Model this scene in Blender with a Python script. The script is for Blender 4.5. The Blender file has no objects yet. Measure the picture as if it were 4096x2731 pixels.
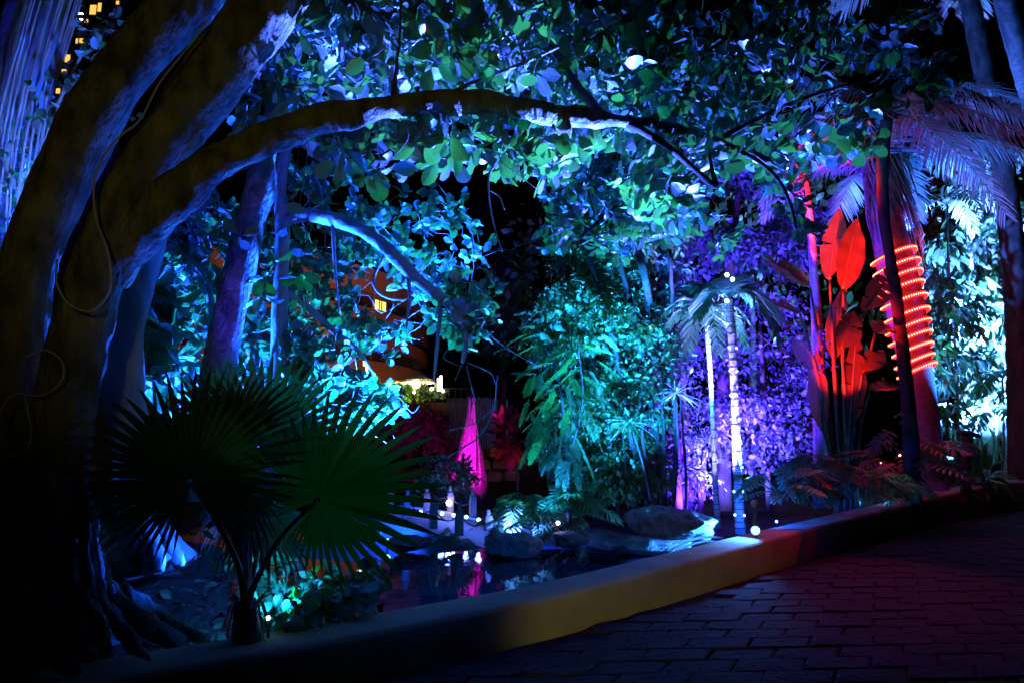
import bpy, math, random
import numpy as np
from mathutils import noise as mnoise
from mathutils import Vector, Matrix

SC = bpy.context.scene
COL = SC.collection
RNG = np.random.default_rng(11)
random.seed(5)

# ------------------------------------------------------------------ camera, sky, lamps, exposure
H = 1.4
F = 2731.0
CX, CY = 2048.0, 1365.5
PITCH = math.atan(435.0 / F)
CP, SP = math.cos(PITCH), math.sin(PITCH)

cam_data = bpy.data.cameras.new('camera')
cam_data.lens = 24.0
cam_data.sensor_width = 36.0
cam_data.clip_start = 0.05
cam_data.clip_end = 1500
cam = bpy.data.objects.new('camera', cam_data)
cam.location = (0, 0, H)
cam.rotation_euler = (math.pi / 2 + PITCH, 0, 0)
COL.objects.link(cam)
SC.camera = cam

world = bpy.data.worlds.new('World')
SC.world = world
world.use_nodes = True
wn = world.node_tree.nodes
wl = world.node_tree.links
bg = wn.get('Background') or wn.new('ShaderNodeBackground')
sky = wn.new('ShaderNodeTexSky')
sky.sky_type = 'NISHITA'
sky.sun_disc = False
sky.sun_elevation = math.radians(-6)
sky.sun_rotation = math.radians(200)
wl.new(sky.outputs[0], bg.inputs[0])
bg.inputs[1].default_value = 0.05

SC.view_settings.view_transform = 'Standard'
SC.view_settings.look = 'None'
SC.view_settings.exposure = 0.3
SC.view_settings.gamma = 1.0
SC.view_settings.use_curve_mapping = False
SC.render.engine = 'CYCLES'
SC.cycles.use_denoising = True
SC.cycles.max_bounces = 5
SC.cycles.diffuse_bounces = 2
SC.cycles.glossy_bounces = 2
SC.cycles.transmission_bounces = 3
SC.cycles.transparent_max_bounces = 6
SC.cycles.volume_bounces = 0
SC.cycles.caustics_reflective = False
SC.cycles.caustics_refractive = False
SC.cycles.sample_clamp_indirect = 3.0


def ray(px, py):
    a = (px - CX) / F
    b = (CY - py) / F
    return np.array([a, CP - b * SP, SP + b * CP])


def P(px, py, d):
    """World point seen at a photo pixel, d metres ahead of the camera."""
    r = ray(px, py)
    t = d / r[1]
    return np.array([r[0] * t, d, H + r[2] * t])


def G(px, py, z=0.0):
    """World point on the level z seen at a photo pixel."""
    r = ray(px, py)
    t = (z - H) / r[2]
    return np.array([r[0] * t, r[1] * t, z])


BLUE = (0.006, 0.07, 1.0)
CYAN = (0.006, 0.068, 1.0)
ICE = (0.05, 0.115, 1.0)
VIOLET = (0.07, 0.012, 1.0)
DEEP = (0.015, 0.03, 1.0)
RED = (1.0, 0.008, 0.004)
MAGENTA = (1.0, 0.006, 0.80)
WARM = (1.0, 0.60, 0.22)
ORANGE = (1.0, 0.36, 0.08)
OLIVE = (1.0, 0.86, 0.20)


def lamp(name, loc, color, power, target=None, angle=90, blend=0.6, size=0.06):
    d = bpy.data.lights.new(name, 'SPOT' if target is not None else 'POINT')
    d.color = color
    d.energy = power
    d.shadow_soft_size = size
    o = bpy.data.objects.new(name, d)
    o.location = tuple(loc)
    if target is not None:
        d.spot_size = math.radians(angle)
        d.spot_blend = blend
        v = Vector(tuple(target)) - Vector(tuple(loc))
        o.rotation_euler = v.to_track_quat('-Z', 'Y').to_euler()
    COL.objects.link(o)
    return o


# floodlights hidden among the plants and round the pond, plus added fills (see the photograph's colours)
lamp('flood_pond', P(1550, 2150, 11.0) + np.array([0, -0.12, 0.12]), (0.01, 0.17, 1.0), 14000, P(2050, 200, 5.2), 60, 0.5)
lamp('flood_bridge', P(1572, 2120, 11.3), BLUE, 170, P(1400, 2080, 12.6), 150, 0.6)
lamp('flood_understory', P(1580, 2060, 7.5), CYAN, 28000, P(1230, 1280, 7.9), 96, 0.6, 0.04)
lamp('flood_understory', P(720, 1860, 6.9), CYAN, 7000, P(760, 1150, 7.6), 130, 0.6, 0.04)
lamp('flood_understory', P(1020, 1900, 9.2), (0.010, 0.085, 1.0), 16000, P(1150, 1250, 7.6), 90, 0.6, 0.04)
lamp('flood_limb', P(1420, 2150, 6.6), BLUE, 1400, P(1000, 560, 4.1), 48, 0.7)
lamp('flood_canopy', P(2560, 2120, 7.1), ICE, 38000, P(2000, 60, 4.9), 46, 0.6, 0.04)
lamp('flood_canopy', P(3050, 2040, 9.2), ICE, 20000, P(2850, 330, 5.6), 50, 0.6, 0.04)
lamp('flood_violet', P(850, 2050, 5.4), (0.04, 0.012, 1.0), 420, P(1110, 380, 6.1), 42, 0.6)
lamp('flood_edge', P(30, 1500, 4.8), DEEP, 700, P(60, 500, 6.4), 80, 0.6)
lamp('flood_shrub', P(2190, 2080, 10.6), (0.01, 0.20, 0.9), 1200, P(2230, 1500, 12.0), 100, 0.6)
lamp('thicket_fill', P(2580, 2040, 10.0), (0.01, 0.22, 0.85), 9000, P(2460, 1050, 12.6), 84, 0.6)  # unseen lamp floating above the rocks, added to even out the thicket
lamp('thicket_fill', P(2500, 1680, 10.4), (0.01, 0.20, 0.9), 9000, P(2430, 1000, 12.6), 66, 0.6)  # second added lamp in mid-air, brightens the thicket top
lamp('flood_purple', P(2790, 2080, 11.8), (0.075, 0.02, 1.0), 8500, P(2780, 1500, 14.8), 90, 0.6)
lamp('flood_purple', P(3060, 2030, 13.0), (0.07, 0.022, 1.0), 16000, P(2960, 1300, 15.6), 58, 0.6)
lamp('flood_purple', P(2890, 1960, 12.4), (0.12, 0.10, 1.0), 8500, P(2870, 1760, 14.2), 80, 0.6)
lamp('flood_palm', P(3010, 1950, 10.0), (0.06, 0.18, 1.0), 18000, P(2890, 1230, 11.0), 30, 0.6)
lamp('flood_palm', P(2880, 2060, 9.8), (0.16, 0.11, 1.0), 26000, P(2870, 1200, 11.2), 34, 0.6)
lamp('flood_red', P(3300, 1790, 10.5), RED, 26000, P(3330, 1000, 12.5), 16.5, 0.35)
lamp('flood_red', P(3235, 1730, 10.7), RED, 4500, P(3375, 1440, 12.4), 26, 0.5)
lamp('flood_right', P(3930, 1740, 18.2), (0.09, 0.24, 1.0), 42000, P(3910, 1200, 20.6), 110, 0.6)
lamp('flood_right', P(3790, 1860, 15.9), (0.04, 0.15, 1.0), 22000, P(3730, 950, 17.4), 50, 0.6)
lamp('flood_right', P(3880, 1280, 18.2), (0.09, 0.24, 1.0), 26000, P(3900, 1150, 20.6), 150, 0.6)  # unseen lamp added in mid-air to lift the dark upper foliage
lamp('flood_purple', P(2990, 1850, 13.4), (0.09, 0.02, 1.0), 9000, P(3010, 760, 15.0), 34, 0.6)
lamp('flood_purple', P(2760, 1960, 11.0), (0.07, 0.02, 1.0), 7000, P(2690, 1080, 12.3), 34, 0.6)
lamp('flood_crown', P(3900, 1830, 14.6), (0.02, 0.14, 1.0), 8000, P(3690, 600, 14.6), 46, 0.6)
lamp('path_red_fill', P(3420, 1150, 10.3), RED, 260, G(3440, 2320), 50, 0.9)  # added above the kerb, stands in for red spill from the leaves
lamp('street_lamp_warm', (-1.0, -2.2, 0.75), OLIVE, 330, G(2600, 2405, 0.18), 17, 0.9, 0.1)
lamp('street_lamp_warm', (0.2, -3.0, 2.2), OLIVE, 78, P(1020, 470, 4.1), 40, 0.8, 0.15)


# ------------------------------------------------------------------ materials
def new_mat(name):
    m = bpy.data.materials.new(name)
    m.use_nodes = True
    nt = m.node_tree
    for n in list(nt.nodes):
        nt.nodes.remove(n)
    out = nt.nodes.new('ShaderNodeOutputMaterial')
    return m, nt, out


def mth(nt, op, a, b=None):
    n = nt.nodes.new('ShaderNodeMath')
    n.operation = op
    for i, v in enumerate((a, b)):
        if v is None:
            continue
        if isinstance(v, (int, float)):
            n.inputs[i].default_value = v
        else:
            nt.links.new(v, n.inputs[i])
    return n.outputs[0]


def rgb4(c):
    return (c[0], c[1], c[2], 1.0)


def rough_mat(name, c1, c2, scale=4.0, rough=0.8, bump=0.3, spec=0.3, stretch=(1, 1, 1), detail=5, metal=0.0):
    m, nt, out = new_mat(name)
    p = nt.nodes.new('ShaderNodeBsdfPrincipled')
    tc = nt.nodes.new('ShaderNodeTexCoord')
    mp = nt.nodes.new('ShaderNodeMapping')
    mp.inputs['Scale'].default_value = stretch
    nt.links.new(tc.outputs['Object'], mp.inputs['Vector'])
    nz = nt.nodes.new('ShaderNodeTexNoise')
    nz.inputs['Scale'].default_value = scale
    nz.inputs['Detail'].default_value = detail
    nt.links.new(mp.outputs[0], nz.inputs['Vector'])
    cr = nt.nodes.new('ShaderNodeValToRGB')
    cr.color_ramp.elements[0].position = 0.33
    cr.color_ramp.elements[1].position = 0.68
    cr.color_ramp.elements[0].color = rgb4(c1)
    cr.color_ramp.elements[1].color = rgb4(c2)
    nt.links.new(nz.outputs['Fac'], cr.inputs[0])
    nt.links.new(cr.outputs[0], p.inputs['Base Color'])
    p.inputs['Roughness'].default_value = rough
    p.inputs['Specular IOR Level'].default_value = spec
    p.inputs['Metallic'].default_value = metal
    if bump:
        nz2 = nt.nodes.new('ShaderNodeTexNoise')
        nz2.inputs['Scale'].default_value = scale * 3.5
        nz2.inputs['Detail'].default_value = 6
        nt.links.new(mp.outputs[0], nz2.inputs['Vector'])
        b = nt.nodes.new('ShaderNodeBump')
        b.inputs['Strength'].default_value = bump
        b.inputs['Distance'].default_value = 0.03
        nt.links.new(nz2.outputs['Fac'], b.inputs['Height'])
        nt.links.new(b.outputs[0], p.inputs['Normal'])
    nt.links.new(p.outputs[0], out.inputs[0])
    return m


def leaf_mat(name, top, back, trans, rough=0.42, tw=0.4, veins=9.0, var=0.5, spec=0.75):
    m, nt, out = new_mat(name)
    L = nt.links
    geo = nt.nodes.new('ShaderNodeNewGeometry')
    oi = nt.nodes.new('ShaderNodeObjectInfo')
    rnd = mth(nt, 'FRACT', mth(nt, 'ADD', geo.outputs['Random Per Island'], oi.outputs['Random']))
    uv = nt.nodes.new('ShaderNodeUVMap')
    sx = nt.nodes.new('ShaderNodeSeparateXYZ')
    L.new(uv.outputs[0], sx.inputs[0])
    au = mth(nt, 'ABSOLUTE', mth(nt, 'SUBTRACT', sx.outputs[0], 0.5))
    mid = mth(nt, 'LESS_THAN', au, 0.025)
    lat = mth(nt, 'FRACT', mth(nt, 'MULTIPLY', mth(nt, 'SUBTRACT', sx.outputs[1], mth(nt, 'MULTIPLY', au, 0.55)), veins))
    latl = mth(nt, 'LESS_THAN', mth(nt, 'ABSOLUTE', mth(nt, 'SUBTRACT', lat, 0.5)), 0.07)
    vein = mth(nt, 'MAXIMUM', mid, mth(nt, 'MULTIPLY', latl, 0.45))
    mix = nt.nodes.new('ShaderNodeMix')
    mix.data_type = 'RGBA'
    mix.inputs[6].default_value = rgb4(top)
    mix.inputs[7].default_value = rgb4(back)
    L.new(geo.outputs['Backfacing'], mix.inputs[0])
    hs = nt.nodes.new('ShaderNodeHueSaturation')
    L.new(mix.outputs[2], hs.inputs['Color'])
    L.new(mth(nt, 'ADD', mth(nt, 'MULTIPLY', rnd, var * 2), 1 - var), hs.inputs['Value'])
    rnd2 = mth(nt, 'FRACT', mth(nt, 'MULTIPLY', rnd, 17.31))
    L.new(mth(nt, 'ADD', mth(nt, 'MULTIPLY', rnd2, 0.08), 0.46), hs.inputs['Hue'])
    mv = nt.nodes.new('ShaderNodeMix')
    mv.data_type = 'RGBA'
    L.new(mth(nt, 'MULTIPLY', vein, 0.5), mv.inputs[0])
    L.new(hs.outputs[0], mv.inputs[6])
    mv.inputs[7].default_value = (0.22, 0.26, 0.14, 1)
    p = nt.nodes.new('ShaderNodeBsdfPrincipled')
    L.new(mv.outputs[2], p.inputs['Base Color'])
    p.inputs['Roughness'].default_value = rough
    p.inputs['Specular IOR Level'].default_value = spec
    nz = nt.nodes.new('ShaderNodeTexNoise')
    nz.inputs['Scale'].default_value = 35
    b = nt.nodes.new('ShaderNodeBump')
    b.inputs['Strength'].default_value = 0.35
    b.inputs['Distance'].default_value = 0.01
    L.new(mth(nt, 'SUBTRACT', nz.outputs['Fac'], mth(nt, 'MULTIPLY', vein, 0.7)), b.inputs['Height'])
    L.new(b.outputs[0], p.inputs['Normal'])
    tr = nt.nodes.new('ShaderNodeBsdfTranslucent')
    ht = nt.nodes.new('ShaderNodeHueSaturation')
    ht.inputs['Color'].default_value = rgb4(trans)
    L.new(mth(nt, 'ADD', mth(nt, 'MULTIPLY', rnd2, 0.7), 0.65), ht.inputs['Value'])
    L.new(ht.outputs[0], tr.inputs['Color'])
    ms = nt.nodes.new('ShaderNodeMixShader')
    ms.inputs[0].default_value = tw
    L.new(p.outputs[0], ms.inputs[1])
    L.new(tr.outputs[0], ms.inputs[2])
    L.new(ms.outputs[0], out.inputs[0])
    return m


def glow_mat(name, color, strength):
    m, nt, out = new_mat(name)
    e = nt.nodes.new('ShaderNodeEmission')
    e.inputs[0].default_value = rgb4(color)
    e.inputs[1].default_value = strength
    nt.links.new(e.outputs[0], out.inputs[0])
    return m


M = {}
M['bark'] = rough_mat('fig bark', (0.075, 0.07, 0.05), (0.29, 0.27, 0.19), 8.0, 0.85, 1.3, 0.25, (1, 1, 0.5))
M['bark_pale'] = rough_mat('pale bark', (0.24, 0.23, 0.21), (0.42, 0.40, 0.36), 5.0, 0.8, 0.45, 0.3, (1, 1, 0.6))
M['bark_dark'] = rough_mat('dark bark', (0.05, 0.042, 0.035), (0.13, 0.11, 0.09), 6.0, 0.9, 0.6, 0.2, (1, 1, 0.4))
M['stem_shaded'] = rough_mat('shaded stem bark', (0.015, 0.013, 0.012), (0.06, 0.05, 0.045), 8.0, 0.85, 0.5, 0.2, (1, 1, 0.4))  # bark colour darkened so stems under strong lamps look shaded
M['twig'] = rough_mat('twig bark', (0.12, 0.10, 0.08), (0.26, 0.23, 0.19), 14.0, 0.75, 0.2, 0.4)
M['palm_bark'] = rough_mat('palm bark', (0.20, 0.19, 0.165), (0.36, 0.34, 0.30), 7.0, 0.8, 0.4, 0.3, (1, 1, 2.5))
M['soil'] = rough_mat('damp soil', (0.012, 0.009, 0.007), (0.045, 0.034, 0.024), 5.0, 0.9, 0.9, 0.2)
M['rock'] = rough_mat('pond rock', (0.03, 0.03, 0.03), (0.16, 0.155, 0.15), 9.0, 0.6, 1.6, 0.45, detail=9)
M['plaster'] = rough_mat('cream painted plaster', (0.36, 0.31, 0.19), (0.52, 0.455, 0.29), 2.6, 0.85, 0.35, 0.2, detail=9)
M['paver'] = rough_mat('clay paver', (0.009, 0.008, 0.0075), (0.036, 0.028, 0.026), 6.0, 0.85, 0.9, 0.15)
M['joint'] = rough_mat('joint sand', (0.010, 0.009, 0.008), (0.025, 0.022, 0.02), 12.0, 0.95, 0.3, 0.1)
M['concrete'] = rough_mat('pale render', (0.46, 0.46, 0.45), (0.60, 0.60, 0.58), 2.5, 0.85, 0.2, 0.2, (1, 1, 0.5))
M['timber'] = rough_mat('weathered timber', (0.13, 0.11, 0.09), (0.28, 0.24, 0.20), 6.0, 0.8, 0.5, 0.3, (1, 1, 0.2))
M['deck'] = rough_mat('bridge paving', (0.12, 0.11, 0.095), (0.30, 0.27, 0.22), 16.0, 0.6, 0.9, 0.4)
M['facade'] = rough_mat('terracotta render', (0.30, 0.15, 0.075), (0.40, 0.21, 0.11), 0.8, 0.9, 0.1, 0.1)
M['stone_wall'] = rough_mat('sandstone', (0.22, 0.14, 0.08), (0.40, 0.27, 0.16), 3.0, 0.9, 0.8, 0.2)
M['dark_metal'] = rough_mat('dark painted metal', (0.02, 0.02, 0.022), (0.04, 0.04, 0.042), 9.0, 0.45, 0.05, 0.5)
M['cable'] = rough_mat('pale plastic cable', (0.42, 0.42, 0.40), (0.5, 0.5, 0.48), 5.0, 0.35, 0.0, 0.5)
M['canvas'] = rough_mat('cream canvas', (0.62, 0.56, 0.44), (0.72, 0.66, 0.54), 3.0, 0.9, 0.05, 0.1)
M['husk'] = rough_mat('dry palm thatch', (0.16, 0.12, 0.08), (0.36, 0.29, 0.20), 12.0, 0.8, 0.3, 0.3)
M['petiole'] = rough_mat('green leaf stalk', (0.05, 0.10, 0.035), (0.12, 0.17, 0.07), 8.0, 0.4, 0.1, 0.5)

M['leaf_fig'] = leaf_mat('fig leaf', (0.030, 0.056, 0.055), (0.14, 0.17, 0.23), (0.08, 0.46, 0.03), 0.34, 0.18, 8, 0.55, 1.0)
M['leaf_small'] = leaf_mat('small glossy leaf', (0.035, 0.075, 0.055), (0.12, 0.16, 0.15), (0.07, 0.42, 0.05), 0.30, 0.27, 6, 0.55, 1.0)
M['leaf_thicket'] = leaf_mat('thicket leaf', (0.045, 0.105, 0.030), (0.07, 0.13, 0.06), (0.06, 0.34, 0.03), 0.30, 0.28, 6, 0.6, 0.9)
M['leaf_pinnate'] = leaf_mat('pinnate leaf', (0.028, 0.075, 0.028), (0.06, 0.11, 0.055), (0.05, 0.36, 0.04), 0.36, 0.30, 6, 0.5, 0.9)
M['leaf_purple'] = leaf_mat('mauve leaf', (0.065, 0.08, 0.13), (0.09, 0.11, 0.18), (0.06, 0.10, 0.12), 0.45, 0.35, 6)
M['leaf_right'] = leaf_mat('waxy hanging leaf', (0.09, 0.15, 0.12), (0.20, 0.24, 0.23), (0.12, 0.38, 0.08), 0.38, 0.35, 7)
M['leaf_fan'] = leaf_mat('fan palm blade', (0.016, 0.045, 0.018), (0.02, 0.05, 0.02), (0.012, 0.24, 0.02), 0.45, 0.07, 0, 0.25, 0.25)
M['leaf_palm'] = leaf_mat('palm leaflet', (0.09, 0.14, 0.10), (0.16, 0.20, 0.17), (0.09, 0.25, 0.08), 0.36, 0.3, 0, 0.3, 0.6)
M['leaf_paddle'] = leaf_mat('paddle leaf', (0.10, 0.13, 0.07), (0.16, 0.19, 0.14), (0.30, 0.24, 0.06), 0.38, 0.45, 26, 0.2)
M['leaf_philo'] = leaf_mat('lobed glossy leaf', (0.045, 0.12, 0.035), (0.08, 0.16, 0.06), (0.05, 0.32, 0.03), 0.33, 0.3, 0, 0.35)
M['leaf_bougain'] = leaf_mat('bougainvillea bract', (0.36, 0.05, 0.22), (0.40, 0.07, 0.26), (0.4, 0.06, 0.22), 0.6, 0.4, 5)
M['leaf_cordyline'] = leaf_mat('red cordyline leaf', (0.25, 0.03, 0.05), (0.22, 0.04, 0.06), (0.3, 0.03, 0.04), 0.4, 0.35, 0)
M['leaf_litter'] = leaf_mat('dry fallen leaf', (0.10, 0.06, 0.035), (0.13, 0.09, 0.06), (0.1, 0.05, 0.02), 0.55, 0.1, 6)

M['glow_ice'] = glow_mat('white blue lamp', (0.26, 0.62, 1.0), 12)
M['glow_cyan'] = glow_mat('cyan lamp', (0.16, 0.42, 1.0), 7)
M['glow_flood'] = glow_mat('blue flood lens', (0.10, 0.50, 1.0), 7)
M['glow_pink'] = glow_mat('pinkish white lamp', (1.0, 0.72, 0.85), 25)
M['glow_warm'] = glow_mat('warm lamp', (1.0, 0.66, 0.30), 22)
M['glow_tube'] = glow_mat('warm white tube', (1.0, 0.78, 0.62), 14)
M['glow_rope'] = glow_mat('red rope light', (1.0, 0.012, 0.02), 4.2)
M['glow_rope_core'] = glow_mat('rope light diode', (1.0, 0.15, 0.07), 9)
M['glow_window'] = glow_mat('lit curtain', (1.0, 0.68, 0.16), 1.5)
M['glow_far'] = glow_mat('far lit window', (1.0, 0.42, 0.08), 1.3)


# ------------------------------------------------------------------ mesh helpers
class MB:
    def __init__(self):
        self.v, self.q, self.uv, self.mi, self.n = [], [], [], [], 0

    def add(self, V, Q, UV=None, mi=0):
        V = np.asarray(V, float).reshape(-1, 3)
        Q = np.asarray(Q, int)
        if Q.shape[1] == 3:
            Q = np.concatenate([Q, Q[:, 2:3]], 1)
        self.v.append(V)
        self.q.append(Q + self.n)
        self.uv.append(np.tile((0.3, 0.5), (len(V), 1)) if UV is None else np.asarray(UV, float))
        self.mi.append(np.full(len(Q), mi))
        self.n += len(V)

    def build(self, name, mats, root=None, smooth=True, kind=None, parent=None):
        V = np.concatenate(self.v)
        Q = np.concatenate(self.q)
        U = np.concatenate(self.uv)
        MI = np.concatenate(self.mi)
        if root is not None:
            V = V - np.array(root.location)
        tri = Q[:, 2] == Q[:, 3]
        tot = np.where(tri, 3, 4)
        start = np.concatenate([[0], np.cumsum(tot)[:-1]])
        keep = np.ones(Q.shape, bool)
        keep[tri, 3] = False
        loops = Q[keep]
        me = bpy.data.meshes.new(name)
        me.vertices.add(len(V))
        me.vertices.foreach_set('co', V.astype(np.float32).ravel())
        me.loops.add(len(loops))
        me.loops.foreach_set('vertex_index', loops.astype(np.int32))
        me.polygons.add(len(Q))
        me.polygons.foreach_set('loop_start', start.astype(np.int32))
        me.polygons.foreach_set('loop_total', tot.astype(np.int32))
        me.polygons.foreach_set('material_index', MI.astype(np.int32))
        me.polygons.foreach_set('use_smooth', np.full(len(Q), smooth))
        uvl = me.uv_layers.new(name='UVMap')
        uvl.data.foreach_set('uv', U[loops].astype(np.float32).ravel())
        for m in (mats if isinstance(mats, (list, tuple)) else [mats]):
            me.materials.append(m)
        me.update(calc_edges=True)
        o = bpy.data.objects.new(name, me)
        COL.objects.link(o)
        p = parent if parent is not None else root
        if p is not None:
            o.parent = p
        if kind:
            o['kind'] = kind
        return o


def thing(name, label, cat, loc, group=None):
    o = bpy.data.objects.new(name, None)
    o.empty_display_size = 0.1
    o.location = tuple(float(c) for c in loc)
    COL.objects.link(o)
    o['label'] = label
    o['category'] = cat
    if group:
        o['group'] = group
    return o


def tag(o, label, cat, group=None):
    o['label'] = label
    o['category'] = cat
    if group:
        o['group'] = group
    return o


def copy_thing(root, loc, label):
    r = root.copy()
    COL.objects.link(r)
    r.location = tuple(float(c) for c in loc)
    r['label'] = label
    for ch in list(root.children):
        c = ch.copy()
        COL.objects.link(c)
        c.parent = r
        for g in list(ch.children):
            d = g.copy()
            COL.objects.link(d)
            d.parent = c
    return r


def unit(v):
    v = np.asarray(v, float)
    return v / (np.linalg.norm(v, axis=-1, keepdims=True) + 1e-12)


def catmull(pts, sub):
    pts = np.asarray(pts, float)
    if len(pts) < 3 or sub < 2:
        if sub < 2:
            return pts
    p = np.concatenate([[2 * pts[0] - pts[1]], pts, [2 * pts[-1] - pts[-2]]])
    out = []
    for i in range(1, len(p) - 2):
        t = (np.arange(sub) / sub)[:, None]
        a, b, c, d = p[i - 1], p[i], p[i + 1], p[i + 2]
        out.append(0.5 * (2 * b + (c - a) * t + (2 * a - 5 * b + 4 * c - d) * t ** 2 + (3 * b - a - 3 * c + d) * t ** 3))
    out.append(pts[-1:])
    return np.concatenate(out)


def tube(mb, pts, radii, n=8, sub=4, wob=0.0, mi=0, flute=None):
    pts = np.asarray(pts, float)
    radii = np.broadcast_to(np.asarray(radii, float), (len(pts),))
    c = catmull(np.concatenate([pts, radii[:, None]], 1), sub)
    X, R = c[:, :3], np.maximum(c[:, 3], 0.0004)
    T = unit(np.gradient(X, axis=0))
    a = np.array([1.0, 0, 0]) if abs(T[0][0]) < 0.8 else np.array([0, 1.0, 0])
    N = np.zeros_like(X)
    N[0] = unit(a - T[0] * a.dot(T[0]))
    for i in range(1, len(X)):
        v = N[i - 1] - T[i] * N[i - 1].dot(T[i])
        N[i] = unit(v)
    B = np.cross(T, N)
    th = np.arange(n) / n * 2 * math.pi
    rr = np.repeat(R[:, None], n, 1)
    if wob:
        ph = RNG.uniform(0, 6.28, 5)
        s = np.concatenate([[0], np.cumsum(np.linalg.norm(np.diff(X, axis=0), axis=1))])[:, None] / (R.mean() + 1e-6)
        k = (np.sin(2 * th[None] + 0.5 * s + ph[0]) + 0.7 * np.sin(3 * th[None] - 0.8 * s + ph[1])
             + 0.6 * np.sin(th[None] + 1.3 * s + ph[2]) + 0.35 * np.sin(5 * th[None] + 2.1 * s + ph[3]) + 0.3 * np.sin(1.9 * s + ph[4]))
        rr = rr * (1 + wob * k)
    if flute is not None:
        rr = rr * flute(th[None], np.linspace(0, 1, len(X))[:, None])
    V = X[:, None] + rr[..., None] * (np.cos(th)[None, :, None] * N[:, None] + np.sin(th)[None, :, None] * B[:, None])
    m = len(X)
    i = np.arange(m - 1)[:, None]
    j = np.arange(n)[None]
    j2 = (j + 1) % n
    Q = np.stack([i * n + j, i * n + j2, (i + 1) * n + j2, (i + 1) * n + j], -1).reshape(-1, 4)
    V = V.reshape(-1, 3)
    e0, e1 = len(V), len(V) + 1
    V = np.concatenate([V, X[:1], X[-1:]])
    jj = np.arange(n)
    T0 = np.stack([np.full(n, e0), (jj + 1) % n, jj, jj], 1)
    T1 = np.stack([np.full(n, e1), (m - 1) * n + jj, (m - 1) * n + (jj + 1) % n, (m - 1) * n + (jj + 1) % n], 1)
    mb.add(V, np.concatenate([Q, T0, T1]), None, mi)
    return X, R


DS = 1.0      # depth scale of the group of plants being built


def pathpx(lst):
    """[(px, py, depth, width px)] -> points and radii."""
    lst = [(a, b, d * DS, w) for a, b, d, w in lst]
    pts = [P(a, b, d) for a, b, d, w in lst]
    rad = [w / 2 * d / F for a, b, d, w in lst]
    return np.array(pts), np.array(rad)


BOXQ = np.array([[0, 3, 2, 1], [4, 5, 6, 7], [0, 1, 5, 4], [1, 2, 6, 5], [2, 3, 7, 6], [3, 0, 4, 7]])


def box(mb, c, s, rot=None, mi=0, bev=0.0):
    sx, sy, sz = np.asarray(s) / 2.0
    if bev <= 0:
        V = np.array([[-sx, -sy, -sz], [sx, -sy, -sz], [sx, sy, -sz], [-sx, sy, -sz], [-sx, -sy, sz], [sx, -sy, sz], [sx, sy, sz], [-sx, sy, sz]])
        Q = BOXQ
    else:
        b = bev
        ring = lambda x, y, z: [[-x, -y, z], [x, -y, z], [x, y, z], [-x, y, z]]
        V = np.array(ring(sx, sy, -sz) + ring(sx, sy, sz - b) + ring(sx - b, sy - b, sz))
        Q = [[0, 3, 2, 1], [8, 9, 10, 11]]
        for k in range(4):
            k2 = (k + 1) % 4
            Q += [[k, k2, k2 + 4, k + 4], [k + 4, k2 + 4, k2 + 8, k + 8]]
        Q = np.array(Q)
    if rot is not None:
        V = V @ np.asarray(rot).T
    mb.add(V + np.asarray(c), Q, None, mi)


def rotz(a):
    return np.array([[math.cos(a), -math.sin(a), 0], [math.sin(a), math.cos(a), 0], [0, 0, 1]])


def lathe(mb, c, prof, n=12, mi=0, rot=None):
    th = np.arange(n) / n * 2 * math.pi
    V = np.concatenate([np.stack([r * np.cos(th), r * np.sin(th), np.full(n, z)], 1) for r, z in prof])
    if rot is not None:
        V = V @ np.asarray(rot).T
    m = len(prof)
    i = np.arange(m - 1)[:, None]
    j = np.arange(n)[None]
    j2 = (j + 1) % n
    Q = np.stack([i * n + j, i * n + j2, (i + 1) * n + j2, (i + 1) * n + j], -1).reshape(-1, 4)
    mb.add(V + np.asarray(c), Q, None, mi)


def ball(mb, c, r, n=8, mi=0):
    prof = [(max(r * math.sin(t), 1e-4), -r * math.cos(t)) for t in np.linspace(0, math.pi, n // 2 + 2)]
    lathe(mb, c, prof, n, mi)


# ------------------------------------------------------------------ leaves
def leaf_tpl(prof, width, fold=0.12, droop=0.12, wave=0.0):
    """prof: [(t, w)] along the leaf; unit length on +Y, face up +Z."""
    V, U = [], []
    for k, (t, w) in enumerate(prof):
        hw = width * w / 2
        z = -droop * t * t
        e = wave * (1 if k % 2 else -1) * w
        V += [[-hw, t, z + fold * hw * 2 + e], [0, t, z], [hw, t, z + fold * hw * 2 - e * 0.7]]
        U += [[0.5 - w / 2, t], [0.5, t], [0.5 + w / 2, t]]
    Q = []
    for k in range(len(prof) - 1):
        a = 3 * k
        Q += [[a, a + 1, a + 4, a + 3], [a + 1, a + 2, a + 5, a + 4]]
    return np.array(V), np.array(Q), np.array(U)


OBOV = [(0, 0.06), (0.12, 0.16), (0.3, 0.62), (0.52, 0.95), (0.72, 1.0), (0.88, 0.75), (0.97, 0.36), (1.0, 0.05)]
ROUND = [(0, 0.06), (0.1, 0.5), (0.3, 0.92), (0.55, 1.0), (0.78, 0.8), (0.93, 0.42), (1.0, 0.05)]
ELLI = [(0, 0.08), (0.22, 0.7), (0.5, 1.0), (0.78, 0.66), (1.0, 0.05)]
LANCE = [(0, 0.08), (0.2, 0.75), (0.45, 1.0), (0.75, 0.55), (1.0, 0.03)]
T_FIG = [leaf_tpl(OBOV, 0.62, 0.10, 0.14, 0.012), leaf_tpl(OBOV, 0.70, 0.05, 0.05, 0.02), leaf_tpl(OBOV, 0.55, 0.2, 0.28, 0.01),
         leaf_tpl(ROUND, 0.66, 0.08, -0.08, 0.015)]
T_FIG += [leaf_tpl(OBOV, 0.60, 0.30, 0.40, 0.03), leaf_tpl(OBOV, 0.66, -0.12, 0.22, 0.035)]
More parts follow.
